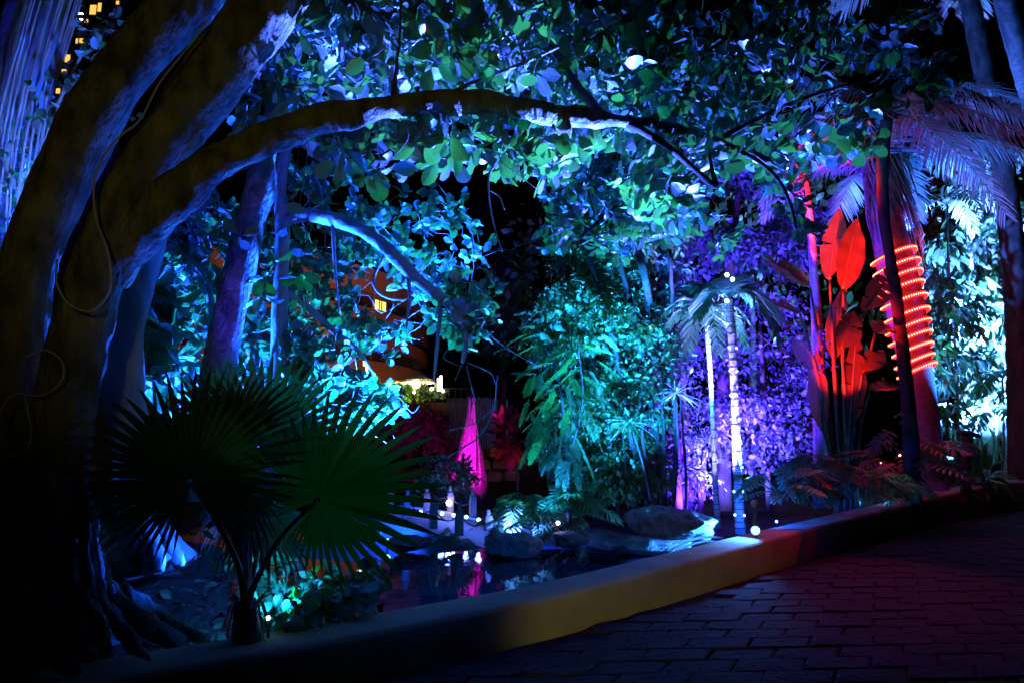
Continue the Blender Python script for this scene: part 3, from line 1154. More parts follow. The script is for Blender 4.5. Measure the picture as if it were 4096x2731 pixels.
# terrace with parasols and lamps
TC = P(1640, 1600, 56.0)
ter = thing('terrace', 'lit hotel terrace with a planter hedge above the pink fountain', 'terrace', TC)
mb = MB()
box(mb, TC + np.array([-1.0, 3.0, -0.9]), (13, 7, 1.4))
mb.build('slab', M['facade'], ter, smooth=False)
mb = MB()
for k in range(27):
    box(mb, TC + np.array([-7.3 + k * 0.48, -0.6, 0.35]), (0.05, 0.05, 1.1))
box(mb, TC + np.array([-1.0, -0.6, 0.92]), (12.6, 0.07, 0.07))
mb.build('railing', M['dark_metal'], ter, smooth=False)
bl = [(1590, 1560, 55.5, 60, 26, 0.5, 260), (1680, 1565, 55.5, 60, 26, 0.5, 260), (1500, 1555, 55.5, 60, 26, 0.5, 160), (1560, 1590, 55.5, 130, 18, 0.5, 260), (1745, 1580, 55.5, 40, 20, .5, 120)]
pos, cen = blob_points(bl)
mb = MB()
scatter(mb, T_ELLI[0], pos, frames(RNG.normal(size=pos.shape), RNG.normal(size=pos.shape)), RNG.uniform(0.25, 0.5, len(pos)))
hd = thing('terrace_hedge', 'dark leafy planter hedge along the lit terrace railing', 'hedge', P(1620, 1600, 55.5))
mb.build('foliage', M['leaf_thicket'], hd, kind='stuff')


def parasol(px, py, d, w, label):
    c = P(px, py, d)
    t = thing('parasol', label, 'parasol', c - np.array([0, 0, 2.4]), 'cream parasols on the hotel terrace')
    n = 8
    R = w / 2 * d / F
    V = [[*(c + np.array([0, 0, 0.28 * R]))]]
    for k in range(n):
        a_ = k / n * 2 * math.pi + 0.2
        V.append(c + np.array([R * math.cos(a_), R * math.sin(a_), -0.12 * R]))
    for k in range(n):
        a_ = k / n * 2 * math.pi + 0.2
        V.append(c + np.array([R * math.cos(a_), R * math.sin(a_), -0.26 * R]))
    Q = [[0, 1 + k, 1 + (k + 1) % n] for k in range(n)] + [[1 + k, 1 + (k + 1) % n, 9 + (k + 1) % n] for k in range(n)] + [[1 + k, 9 + (k + 1) % n, 9 + k] for k in range(n)]
    mb = MB()
    mb.add(V, Q)
    mb.build('canopy', M['canvas'], t, smooth=False)
    mb = MB()
    tube(mb, [c - np.array([0, 0, 2.4]), c + np.array([0, 0, 0.25 * R])], 0.04, 6, 1)
    mb.build('pole', M['dark_metal'], t)
    mb = MB()
    for k in range(n):
        a_ = k / n * 2 * math.pi + 0.2
        tube(mb, [c + np.array([0, 0, 0.22 * R]), c + np.array([R * math.cos(a_) * 0.97, R * math.sin(a_) * 0.97, -0.15 * R])], 0.02, 4, 1)
    mb.build('ribs', M['dark_metal'], t)
    return t


parasol(1672, 1512, 57.0, 140, 'wide cream parasol glowing over the bright terrace lamp')
parasol(1615, 1520, 59.5, 90, 'smaller cream parasol half hidden left of the glowing one')


def globe(px, py, d, r_px, mat, label, group, pole=1.0):
    c = P(px, py, d)
    t = thing('globe_lamp', label, 'lamp', c - np.array([0, 0, pole]), group)
    mb = MB()
    ball(mb, c, r_px * d / F, 10)
    mb.build('bulb', mat, t)
    mb = MB()
    tube(mb, [c - np.array([0, 0, pole]), c - np.array([0, 0, r_px * d / F * 0.8])], 0.03, 6, 1)
    mb.build('post', M['dark_metal'], t)
    return t


for px_, py_, r_, lb in ((1665, 1537, 15, 'brightest warm globe lamp under the wide cream parasol'), (1572, 1552, 6, 'small warm globe lamp at the left end of the terrace hedge'),
                         (1657, 1568, 5, 'small warm globe lamp low in the hedge below the brightest one'), (1726, 1554, 7, 'small warm globe lamp just left of the tall light tubes'),
                         (1772, 1563, 6, 'small warm globe lamp at the foot of the tall light tubes')):
    globe(px_, py_, 55.0, r_, M['glow_warm'] if r_ > 10 else M['glow_tube'], lb, 'globe lamps on the hotel terrace', 1.0)
lamp('terrace_lamp', P(1660, 1545, 57), WARM, 1500)
for px_, y0, y1, lb in ((1753, 1512, 1562, 'shorter of two white light tubes on the terrace'), (1764, 1502, 1562, 'taller of two white light tubes on the terrace'),
                        (1457, 1440, 1463, 'highest small light tube behind the blue leaves'), (1467, 1455, 1484, 'small light tube just below the highest one'),
                        (1467, 1489, 1503, 'third small light tube down behind the blue leaves'), (1467, 1508, 1526, 'lowest small light tube behind the blue leaves')):
    a0, a1 = P(px_, y1, 55.2), P(px_, y0, 55.2)
    t = thing('light_tube', lb, 'lamp', a0, 'white light tubes on the hotel terrace')
    mb = MB()
    tube(mb, [a0, a1], 0.075, 8, 1)
    mb.build('tube', M['glow_tube'], t)
    mb = MB()
    tube(mb, [a0 - np.array([0, 0, 0.12]), a0], 0.09, 8, 1)
    mb.build('socket', M['dark_metal'], t)

# lit wing far left, glimpsed through the leaves
wing = thing('hotel_wing', 'distant building wing with small orange lit windows behind the left trunk', 'building', P(150, 1700, 46))
mb = MB()
c0 = P(120, 900, 48)
box(mb, (c0[0] - 1, 50.5, 12), (13, 4, 24))
mb.build('wall', M['bark_dark'], wing, smooth=False)
for px_, py_, w_, h_ in ((372, 40, 26, 44), (398, 30, 14, 40), (470, 12, 12, 16), (270, 235, 20, 34), (256, 290, 20, 26), (322, 165, 40, 22), (232, 365, 16, 22), (118, 545, 16, 46), (86, 650, 12, 20),
                         (60, 740, 12, 30), (44, 870, 14, 60), (22, 1000, 16, 40), (24, 950, 10, 20), (178, 480, 12, 16), (345, 85, 14, 14)):
    c = P(px_, py_, 48.3)
    k = 48.3 / F
    mb = MB()
    box(mb, c + np.array([0, 0.06, 0]), (w_ * k + 0.12, 0.08, h_ * k + 0.12))
    fr = mb.build('window', M['dark_metal'], wing, smooth=False)
    mb = MB()
    box(mb, c, (w_ * k, 0.06, h_ * k))
    mb.build('pane', M['glow_far'], wing, smooth=False, parent=fr)
globe(325, 67, 30, 14, M['glow_pink'], 'pinkish white lamp shining high at the top left behind the trunk', 'far lamps', 1.5)
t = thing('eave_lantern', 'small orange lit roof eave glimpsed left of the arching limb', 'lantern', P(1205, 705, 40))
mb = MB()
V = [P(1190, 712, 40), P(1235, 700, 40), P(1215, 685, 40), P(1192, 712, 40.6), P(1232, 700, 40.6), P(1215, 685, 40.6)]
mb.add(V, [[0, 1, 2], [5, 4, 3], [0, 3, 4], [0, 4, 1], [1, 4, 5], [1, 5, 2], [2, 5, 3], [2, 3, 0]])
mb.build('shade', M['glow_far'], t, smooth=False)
mb = MB()
ball(mb, P(1140, 708, 40), 0.12, 8)
mb.build('bulb', M['glow_warm'], t)

# sandstone rock wall behind the fountain
sw = thing('stone_wall', 'warm lit stacked sandstone wall right of the pink fountain', 'wall', P(2000, 1900, 22))
for row in range(3):
    for c_ in range(-1, 2):
        px_ = 1975 + c_ * 62 + (row % 2) * 22
        py_ = 1900 - row * 46
        if px_ < 1780 or px_ > 2200:
            continue
        c = P(px_, py_, 22 + RNG.uniform(-0.25, 0.25))
        k = 22 / F
        mb = MB()
        box(mb, c, (58 * k * RNG.uniform(0.75, 1.0), 0.6, 43 * k * RNG.uniform(0.8, 1.0)), rotz(RNG.uniform(-0.4, 0.4)), 0, 0.10)
        mb.build('stone', M['stone_wall'], sw, smooth=False)
lamp('wall_wash', P(1985, 1700, 20.2), ORANGE, 8, P(1970, 1840, 22), 100, 0.8)
lamp('terrace_under', P(1820, 1560, 47), ORANGE, 14, P(1850, 1680, 52), 120, 0.8)
# slatted fence under the terrace
fc = thing('slat_fence', 'brown vertical slat fence below the terrace and behind the fountain', 'fence', P(1850, 1800, 50))
for k in range(26):
    c = P(1790 + k * 9.5, 1690, 50)
    mb = MB()
    box(mb, c, (0.13, 0.05, 3.6 + 0.1 * RNG.normal()))
    mb.build('slat', M['timber'], fc, smooth=False)
mb = MB()
for dy in (1640, 1730):
    c = P(1908, dy, 50.1)
    box(mb, c, (4.6, 0.06, 0.16))
mb.build('rail', M['timber'], fc, smooth=False)


def bush(name, label, cat, blobs, tpl, mat, lmin, lmax, n_parts, group=None, stems=(), stem_mat='twig', droop=0.5, seedtwigs=40, base=None, out=0.6, rest='foliage'):
    pos, cen = blob_points(blobs)
    lmin, lmax = lmin * DS, lmax * DS
    if base is None:
        base = P(blobs[0][0], blobs[0][1], blobs[0][2] * DS)
        base[2] = 0
    t = thing(name, label, cat, base, group)
    N = len(pos)
    d = unit(pos - cen) * out + RNG.normal(size=pos.shape) * 0.55 - np.array([0, 0, droop])
    nr = RNG.normal(size=pos.shape) * 0.5 + np.array([0, -0.25, 0.8])
    put_leaves(t, tpl, pos, frames(d, nr), RNG.uniform(lmin, lmax, N), mat, n_parts, rest=rest)
    tops = []
    for st in stems:
        pts, rad = pathpx(st)
        mb = MB()
        Xs, Rs = tube(mb, pts, rad, 8, 4, 0.05)
        mb.build('stem', M[stem_mat], t)
        tops.append(Xs)
    if seedtwigs and len(tops):
        mb = MB()
        cl = pos[RNG.choice(N, min(N, seedtwigs), replace=False)]
        twig_net(mb, np.concatenate(tops), 0.01, cl, 0.002, 0.012, 0.05, 4)
        mb.build('twigs', M['twig'], t, kind='stuff')
    return t


bush('bougainvillea', 'dark magenta bougainvillea mass below the lit terrace', 'bougainvillea',
     [(1690, 1690, 40, 120, 90, 1.5, 900), (1580, 1720, 40, 110, 80, 1.5, 600), (1760, 1780, 40, 60, 80, 1.2, 300)], T_ELLI, M['leaf_bougain'], 0.22, 0.4, 60)
lamp('bougain_light', P(1640, 1900, 32), MAGENTA, 260, P(1660, 1700, 40), 100, 0.8)
bush('red_cordyline', 'dim red leaved cordyline beside the sandstone wall', 'shrub',
     [(2065, 1740, 18, 45, 70, 0.5, 160)], T_LANCE, M['leaf_cordyline'], 0.35, 0.6, 60, droop=0.0, out=1.2, stems=[[(2070, 1960, 18, 10), (2066, 1760, 18, 7)]], seedtwigs=0)
lamp('cordyline_light', P(2050, 1880, 16.8), RED, 14, P(2065, 1740, 18), 80, 0.8)

# distant black tree line closing the view
for i_, (px_, d_, h_, w_, lb) in enumerate(((2000, 34, 950, 150, 'dark unlit tree behind the sandstone wall and fountain'), (2250, 30, 700, 300, 'tall black tree rising behind the green thicket'),
                                             (3000, 28, 500, 350, 'tall unlit tree behind the purple lit plants'), (3650, 26, 500, 400, 'dark tree mass behind the palm with red rope light'))):
    b0 = P(px_, 1830, d_)
    bush('dark_tree', lb, 'tree', [(px_, (h_ + 1500) / 2, d_, w_, (1500 - h_) / 2, 2.0, 700), (px_ + w_ * 0.3, h_ + 150, d_, w_ * 0.6, 160, 1.5, 300)], T_ELLI, M['leaf_thicket'], 0.3, 0.55, 0,
         'unlit trees closing the background', [[(px_, 1840, d_, 40), (px_ + 10, 1400, d_, 30), (px_ - 10, h_ + 100, d_, 14)]], 'bark_dark', seedtwigs=0)

# ================================================================== fountain
m, nt, out = new_mat('spray mist')
pv = nt.nodes.new('ShaderNodeVolumePrincipled')
pv.inputs['Density'].default_value = 0.06
pv.inputs['Color'].default_value = (1, 1, 1, 1)
nt.links.new(pv.outputs[0], out.inputs['Volume'])
M['mist'] = m
m, nt, out = new_mat('spray streak')
tr = nt.nodes.new('ShaderNodeBsdfTranslucent')
tr.inputs[0].default_value = (0.9, 0.9, 0.9, 1)
df = nt.nodes.new('ShaderNodeBsdfDiffuse')
df.inputs[0].default_value = (0.9, 0.9, 0.9, 1)
mx = nt.nodes.new('ShaderNodeMixShader')
nt.links.new(tr.outputs[0], mx.inputs[1])
nt.links.new(df.outputs[0], mx.inputs[2])
tp = nt.nodes.new('ShaderNodeBsdfTransparent')
mx2 = nt.nodes.new('ShaderNodeMixShader')
mx2.inputs[0].default_value = 0.16
nt.links.new(tp.outputs[0], mx2.inputs[1])
nt.links.new(mx.outputs[0], mx2.inputs[2])
nt.links.new(mx2.outputs[0], out.inputs[0])
M['spray'] = m
FD = 16.0
fb = P(1872, 2030, FD)
ft = P(1886, 1560, FD)
fh = ft[2] - fb[2]
fk = FD / F
fo = thing('fountain', 'tall magenta lit fountain jet beyond the footbridge', 'fountain', fb)
mb = MB()
for mk in (1.35, 1.05, 0.8, 0.58, 0.36, 0.18):
    lathe(mb, fb, [(mk * a_, b_) for a_, b_ in [(0.001, -0.05), (72 * fk, 0.0), (60 * fk, fh * 0.14), (48 * fk, fh * 0.32), (33 * fk, fh * 0.52), (20 * fk, fh * 0.7), (11 * fk, fh * 0.86), (5 * fk, fh * 0.95), (0.004, fh * (0.94 + 0.06 * max(0.0, 1.0 - mk)))]], 24)
# lean the plume as in the photograph
mist = mb.build('mist', M['mist'], fo)
for vtx in mist.data.vertices:
    vtx.co.x += (ft[0] - fb[0]) * max(0, vtx.co.z / fh)
mb = MB()
for k in range(240):
    a_ = RNG.uniform(0, 6.28)
    r_ = abs(RNG.normal()) * 0.11
    hh = fh * (1.0 - 0.75 * min(1, r_ / 0.42)) * RNG.uniform(0.75, 1.0)
    o_ = np.array([math.cos(a_) * 0.06, math.sin(a_) * 0.06, 0])
    e_ = np.array([math.cos(a_) * r_, math.sin(a_) * r_, 0])
    ln = np.array([(ft[0] - fb[0]), 0, 0]) * hh / fh
    pts = [fb + o_, fb + o_ + e_ * 0.25 + ln * 0.6 + np.array([0, 0, hh * 0.6]), fb + o_ + e_ * 0.45 + ln + np.array([0, 0, hh])]
    if k % 5 == 0:
        pts += [fb + o_ + e_ * 1.1 + ln * 0.7 + np.array([0, 0, hh * 0.65]), fb + o_ + e_ * 1.7 + np.array([0, 0, 0.0])]
    tube(mb, pts, np.linspace(0.010, 0.004, len(pts)) * RNG.uniform(0.6, 1.4), 4, 4)
mb.build('spray', M['spray'], fo, kind='stuff')
mb = MB()
lathe(mb, fb + np.array([0, 0, -0.06]), [(0.001, 0.0), (0.12, 0.0), (0.12, 0.05), (0.05, 0.07), (0.04, 0.12), (0.001, 0.12)], 12)
mb.build('nozzle', M['dark_metal'], fo)
for dx in (-0.55, 0.55):
    lamp('fountain_light', fb + np.array([dx, -0.7, 0.05]), MAGENTA, 1500, fb + np.array([0.0, 0, fh * 0.55]), 60, 0.5, 0.04)
lamp('fountain_light', fb + np.array([0, 0.0, 0.05]), MAGENTA, 2600, fb + np.array([0.05, 0, fh]), 26, 0.5, 0.03)

# ================================================================== footbridge
BD = 12.6
bridge = thing('footbridge', 'low arched footbridge with pale blue lit side over the pond', 'bridge', P(1400, 2150, BD))
side_px = [(1040, 2062, 13.2), (1180, 2050, 13.0), (1320, 2052, 12.8), (1480, 2068, 12.5), (1620, 2100, 12.2), (1750, 2132, 11.9), (1860, 2165, 11.6), (1935, 2190, 11.4)]
sp_ = catmull(np.array([P(*q) for q in side_px]), 5)
BW = 1.9
mbs, mbd = MB(), MB()
V, Q = [], []
nS = len(sp_)
tt = unit(np.gradient(sp_[:, :2], axis=0))
bn = np.stack([-tt[:, 1], tt[:, 0]], 1)
bn[bn[:, 1] < 0] *= -1
for k in range(nS):
    z = sp_[k, 2]
    f = k / (nS - 1)
    drop = 0.27 + 0.10 * (1 - abs(2 * f - 1))
    o_ = sp_[k, :2]
    V += [[*o_, z - drop], [*o_, z], [*(o_ + bn[k] * 0.10), z], [*(o_ + bn[k] * 0.10), z - drop]]
for k in range(nS - 1):
    for q in range(4):
        a, b_ = 4 * k + q, 4 * k + (q + 1) % 4
        Q.append([a, a + 4, b_ + 4, b_])
mbs.add(V, Q)
mbs.build('side_panel', M['concrete'], bridge, smooth=False)
V2 = np.array(V).copy()
mbs = MB()
V2 = []
for k in range(nS):
    z = sp_[k, 2]
    o_ = sp_[k, :2] + bn[k] * BW
    V2 += [[*o_, z - 0.3], [*o_, z + 0.02], [*(o_ + bn[k] * 0.10), z + 0.02], [*(o_ + bn[k] * 0.10), z - 0.3]]
mbs.add(V2, Q)
mbs.build('side_panel', M['concrete'], bridge, smooth=False)
V, Qd = [], []
for k in range(nS):
    for w_ in (0.102, BW * 0.35, BW * 0.7, BW - 0.002):
        V.append([*(sp_[k, :2] + bn[k] * w_), sp_[k, 2] - 0.015 + 0.006 * RNG.normal()])
for k in range(nS - 1):
    for q in range(3):
        a = 4 * k + q
        Qd.append([a, a + 1, a + 5, a + 4])
mbd.add(V, Qd)
mbd.build('deck', M['deck'], bridge)


def post(px, y0, y1, d, label):
    a0, a1 = P(px, y1, d), P(px, y0, d)
    h = a1[2] - a0[2]
    t = thing('bridge_post', label, 'post', a0, 'timber posts along the footbridge')
    w = 0.125
    mb = MB()
    box(mb, a0 + np.array([0, 0, h * 0.31]), (w, w, h * 0.62), rotz(0.3), 0, 0.012)
    mb.build('shaft', M['timber'], t, smooth=False)
    mb = MB()
    box(mb, a0 + np.array([0, 0, h * 0.69]), (w * 0.86, w * 0.86, h * 0.14), rotz(0.3), 0, 0.03)
    box(mb, a0 + np.array([0, 0, h * 0.83]), (w * 0.45, w * 0.45, h * 0.16), rotz(0.3), 0, 0.012)
    lathe(mb, a0 + np.array([0, 0, h * 0.91]), [(w * 0.26, 0), (w * 0.2, h * 0.06), (0.004, h * 0.09)], 8)
    mb.build('cap', M['timber'], t, smooth=False)
    return a0 + np.array([0, 0, h * 0.62])


pf = [post(1510, 1935, 2050, 12.9, 'front footbridge post farthest left, beside the fan palm leaf'), post(1627, 1948, 2066, 12.5, 'front footbridge post second from the fan palm leaf'),
      post(1733, 1977, 2112, 12.1, 'tall front footbridge post above the pond rock'), post(1836, 2003, 2140, 11.8, 'front footbridge post nearest the magenta fountain foot'),
      post(1953, 2036, 2120, 11.6, 'dark front footbridge post against the glowing lobed leaves')]
pb = [post(1560, 1930, 2030, 14.4, 'back footbridge post farthest left in the shade'), post(1706, 1943, 2040, 14.3, 'back footbridge post right of the deck lamp gap'),
      post(1800, 1938, 2048, 14.2, 'back footbridge post in front of the dark shrub and fountain'), post(1891, 1952, 2062, 14.0, 'back footbridge post in front of the magenta fountain foot')]
for pp_, lb in ((pf, 'chain hanging between the front footbridge posts'), (pb, 'chain hanging between the back footbridge posts')):
    mb = MB()
    for a0, a1 in zip(pp_[:-1], pp_[1:]):
        L = [a0 + (a1 - a0) * q - np.array([0, 0, 0.16 * 4 * q * (1 - q)]) for q in np.linspace(0, 1, 7)]
        tube(mb, L, 0.011, 5, 2)
    o = mb.build('chain', M['dark_metal'])
    tag(o, lb, 'chain')


def deck_lamp(px, py, d, label, r=7, mat='glow_ice', power=18):
    c = P(px, py, d)
    t = thing('deck_lamp', label, 'lamp', c - np.array([0, 0, 0.06]), 'small white lamps along the footbridge deck')
    mb = MB()
    lathe(mb, c + np.array([0, 0.03, -0.06]), [(0.03, 0), (0.03, 0.03), (0.02, 0.045)], 8)
    mb.build('housing', M['dark_metal'], t)
    mb = MB()
    ball(mb, c, r * d / F, 8)
    mb.build('bulb', M[mat], t)
    if power:
        lamp('deck_light', c + np.array([0, 0.0, 0.09]), ICE, power * 0.5)


wl_ = ['first deck lamp beside the fan palm leaf', 'second deck lamp between the two left posts', 'third deck lamp just right of the tall front post', 'fourth deck lamp left of the front post by the fountain',
       'fifth deck lamp right of the front post by the fountain', 'sixth deck lamp beneath the magenta fountain', 'seventh deck lamp beside the dark end post', 'eighth deck lamp at the lobed leaves']
for (px_, py_, d_), lb in zip(((1602, 2044, 13.9), (1683, 2046, 13.8), (1768, 2053, 13.5), (1815, 2059, 13.3), (1865, 2066, 13.1), (1914, 2077, 12.8), (1967, 2085, 12.4), (2024, 2098, 12.0)), wl_):
    deck_lamp(px_, py_, d_, lb)
deck_lamp(1796, 2010, 14.0, 'larger pinkish lamp on the back post before the dark shrub', 11, 'glow_pink', 8)
deck_lamp(2232, 2090, 10.8, 'pinkish lamp on the dark bank under the green thicket', 7, 'glow_pink', 4)


def flood(px, py, d, r_px, aim, label, mat='glow_flood'):
    c = P(px, py, d)
    z = unit(np.asarray(aim) - c)
    x = unit(np.cross(z, [0, 0, 1.0]))
    y = np.cross(z, x)
    rot = np.stack([x, y, z], -1)
    r = r_px * d / F
    t = thing('floodlight', label, 'floodlight', c - np.array([0, 0, r * 2.2]))
    mb = MB()
    lathe(mb, c, [(0.001, -r * 2.0), (r * 0.7, -r * 1.9), (r * 1.15, -r * 0.4), (r * 1.2, 0.02), (r * 1.05, 0.02)], 16, 0, rot)
    mb.build('housing', M['dark_metal'], t)
    mb = MB()
    lathe(mb, c, [(r * 1.03, 0.0), (r * 0.6, 0.012), (0.001, 0.016)], 16, 0, rot)
    mb.build('lens', M[mat], t)
    mb = MB()
    tube(mb, [c - np.array([0, 0, r * 3.0]), c - z * r * 1.2], r * 0.2, 6, 1)
    mb.build('bracket', M['dark_metal'], t)


flood(1550, 2166, 11.2, 13, P(1800, 1500, 4.0), 'blue floodlight at the far pond edge beside the rock')
flood(3022, 2120, 8.5, 16, P(2300, 1700, 3.0), 'large glaring blue floodlight standing behind the kerb wall')
lamp('flood_kerb', P(2945, 2105, 10.15), (0.03, 0.22, 1.0), 1500, P(2600, 2130, 10.3), 110, 0.6, 0.05)
lamp('flood_kerb', P(3022, 2112, 8.45) + np.array([-0.05, -0.05, 0.12]), (0.03, 0.22, 1.0), 90, P(2700, 2260, 8.2), 150, 0.6, 0.05)
# small sign disc on a post beside it
t = thing('stake_light', 'round teal stake light head on a short post above the flood', 'lamp', P(3022, 2100, 8.9))
mb = MB()
tube(mb, [P(3020, 2110, 8.9), P(3020, 2046, 8.9)], 0.028, 8, 1)
mb.build('post', M['petiole'], t)
mb = MB()
lathe(mb, P(3018, 2011, 8.9), [(0.001, -0.02), (0.045, -0.015), (0.048, 0.0), (0.001, 0.006)], 14, 0, np.array([[1, 0, 0], [0, 0, -1], [0, 1, 0]]))
mb.build('head', M['concrete'], t)
mb = MB()
tube(mb, [P(3026, 2025, 8.9), P(3034, 2040, 8.9), P(3024, 2050, 8.9)], 0.005, 5, 3)
mb.build('wire', M['dark_metal'], t)
# white pipes arching into the pond
for k, (q0, lb) in enumerate(((0, 'upper pale pipe arching from the bank into the pond'), (17, 'lower pale pipe arching from the bank into the pond'))):
    mb = MB()
    tube(mb, [P(2675, 2212 + q0, 8.6), P(2715, 2180 + q0, 8.7), P(2770, 2158 + q0, 8.8), P(2830, 2146 + q0, 8.9), P(2890, 2150 + q0, 9.0)], 0.014, 8, 4)
    o = mb.build('pipe', M['cable'])
    tag(o, lb, 'pipe', 'pale pipes by the kerb wall')

rock('pond_rock', 'broad dark rock with a lit right face before the footbridge', 2050, 2180, 10.6, 270, 100, 0.8, 3)
rock('pond_rock', 'rounded rock just right of the pond floodlight', 1642, 2172, 10.9, 170, 70, 0.6, 8)
rock('pond_rock', 'upright blue lit rock left of the pond floodlight', 1478, 2140, 11.2, 100, 70, 0.5, 5)
rock('pond_rock', 'largest boulder behind the pond with a sloping lit right end', 2690, 2100, 10.3, 360, 150, 1.0, 12)
rock('pond_rock', 'flat rock at the waterline in front of the largest boulder', 2590, 2182, 9.9, 330, 66, 0.9, 21)
rock('pond_rock', 'low dim rock on the bank left of the largest boulder', 2280, 2160, 10.6, 170, 66, 0.6, 17)
rock('pond_rock', 'pale lit rock at the left end of the footbridge', 1150, 2052, 12.4, 90, 50, 0.5, 31)
rock('pond_rock', 'small pale rock in the water behind the fan palm stalks', 1165, 2270, 7.6, 80, 70, 0.4, 37)
rock('pond_rock', 'rock at the water edge joining the flat rock to the dim one', 2420, 2185, 10.0, 160, 40, 0.5, 44)

# ================================================================== LEFT: the big fig tree
DS = 1.16
fig = thing('fig_tree', 'massive leaning multi stemmed fig tree at the left with a limb arching over the pond', 'tree', P(150, 2600, 4.2) * np.array([1, 1, 0]))


def flute_root(th, s):
    k = np.clip((0.42 - s) / 0.42, 0, 1) ** 1.4
    return 1 + k * (0.30 * np.sin(5 * th + 0.6 + 2 * s) + 0.18 * np.sin(9 * th + 1.7) + 0.10 * np.sin(14 * th - 3 * s))


def roughen(mb, amp, sc, knots=0):
    """Push the skin of a bark tube in and out: ridges, pits and a few knots."""
    V = mb.v[-1]
    C = V[:-2].reshape(-1, mb.ring, 3)
    axis = C.mean(1, keepdims=True)
    rel = C - axis
    rl = np.linalg.norm(rel, axis=-1, keepdims=True) + 1e-9
    nv = np.array([mnoise.fractal(Vector(p * np.array([sc, sc, sc * 0.45])), 0.9, 2.1, 4) for p in C.reshape(-1, 3)]).reshape(C.shape[:2])[..., None]
    fine = np.array([mnoise.noise(Vector(p * sc * 5.0)) for p in C.reshape(-1, 3)]).reshape(C.shape[:2])[..., None]
    dr = amp * (nv + 0.30 * fine)
    for _ in range(knots):
        a_, b_ = RNG.integers(3, C.shape[0] - 3), RNG.integers(0, C.shape[1])
        q = C[a_, b_]
        dd = np.linalg.norm(C - q, axis=-1, keepdims=True)
        w_ = RNG.uniform(0.05, 0.10)
        dr = dr + RNG.uniform(0.6, 1.6) * amp * np.exp(-(dd / w_) ** 2) - 1.2 * amp * np.exp(-(dd / (w_ * 0.4)) ** 2)
    V[:-2] = (axis + rel * (1 + dr / rl)).reshape(-1, 3)


def trunk(lst, name, mat, root, n=20, sub=6, wob=0.05, flute=None, amp=0.0, sc=3.0, knots=0):
    pts, rad = pathpx(lst)
    mb = MB()
    if amp:
        n, sub = int(n * 2), int(sub * 2.6)
    X_, R_ = tube(mb, pts, rad, n, sub, wob, 0, flute)
    if amp:
        mb.ring = n
        roughen(mb, amp, sc, knots)
    mb.build(name, mat, root)
    return X_, R_


stA = trunk([(40, 2760, 3.45, 520), (60, 2400, 3.5, 330), (40, 1950, 3.55, 260), (45, 1600, 3.6, 225), (75, 1300, 3.6, 200), (130, 1000, 3.65, 200), (250, 720, 3.7, 218), (385, 450, 3.75, 225), (570, 200, 3.85, 228), (770, -20, 3.95, 232), (1000, -260, 4.1, 230)],
            'stem', M['bark'], fig, 24, 7, 0.035, flute_root, 0.020, 2.6, 9)
stB = trunk([(170, 2780, 3.5, 420), (160, 2450, 3.5, 330), (185, 2050, 3.5, 250), (235, 1750, 3.5, 235), (290, 1500, 3.5, 220), (345, 1250, 3.5, 208), (420, 1000, 3.5, 212), (545, 740, 3.55, 215), (715, 500, 3.6, 228), (900, 250, 3.7, 255), (1110, -20, 3.8, 275), (1330, -250, 3.9, 280)],
            'stem', M['bark'], fig, 24, 7, 0.04, flute_root, 0.024, 2.6, 12)
limb = trunk([(430, 1090, 3.55, 190), (560, 930, 3.5, 175), (690, 790, 3.45, 165), (850, 670, 3.45, 150), (1050, 560, 3.5, 140), (1280, 480, 3.6, 128), (1520, 435, 3.7, 110), (1780, 410, 3.8, 100), (2030, 425, 3.95, 92), (2230, 460, 4.1, 88), (2430, 480, 4.3, 62), (2620, 500, 4.5, 38), (2800, 540, 4.7, 24), (3000, 610, 4.9, 16), (3150, 690, 5.1, 8)],
             'limb', M['bark'], fig, 18, 7, 0.06, None, 0.016, 4.0, 14)
limb2 = trunk([(2240, 465, 4.1, 70), (2260, 520, 4.12, 60), (2270, 560, 4.15, 22)], 'branch', M['bark'], fig, 10, 4, 0.08)
limb3 = trunk([(2500, 486, 4.36, 40), (2660, 580, 4.5, 30), (2780, 680, 4.6, 24), (2860, 745, 4.7, 24), (2850, 690, 4.72, 18), (2835, 610, 4.75, 12)], 'branch', M['stem_shaded'], fig, 10, 5, 0.06)
limb4 = trunk([(2900, 575, 4.8, 17), (3040, 650, 4.85, 17), (3120, 730, 4.9, 16), (3165, 830, 4.95, 14), (3185, 920, 5.0, 12)], 'branch', M['stem_shaded'], fig, 9, 5, 0.06)
br5 = trunk([(2420, 480, 4.3, 46), (2300, 330, 4.4, 34), (2200, 180, 4.5, 28), (2140, 0, 4.6, 22), (2100, -150, 4.7, 16)], 'branch', M['bark_dark'], fig, 9, 5, 0.06)
br6 = trunk([(1570, 430, 3.72, 30), (1585, 280, 3.75, 16), (1600, 120, 3.8, 12), (1605, -40, 3.85, 10)], 'branch', M['bark_dark'], fig, 8, 5, 0.05)
br7 = trunk([(1700, 420, 3.78, 26), (1900, 330, 3.9, 18), (2100, 250, 4.1, 14), (2320, 150, 4.3, 10)], 'branch', M['bark'], fig, 8, 5, 0.05)
br8 = trunk([(1250, -60, 3.9, 40), (1500, 60, 4.2, 34), (1850, 100, 4.4, 30), (2200, 70, 4.7, 26), (2600, 120, 5.0, 22), (3000, 180, 5.3, 18), (3400, 260, 5.6, 12)], 'branch', M['bark_dark'], fig, 9, 5, 0.06)
br9 = trunk([(2900, 545, 4.75, 24), (3150, 420, 5.1, 18), (3400, 340, 5.4, 14), (3650, 300, 5.6, 10)], 'branch', M['stem_shaded'], fig, 8, 5, 0.06)
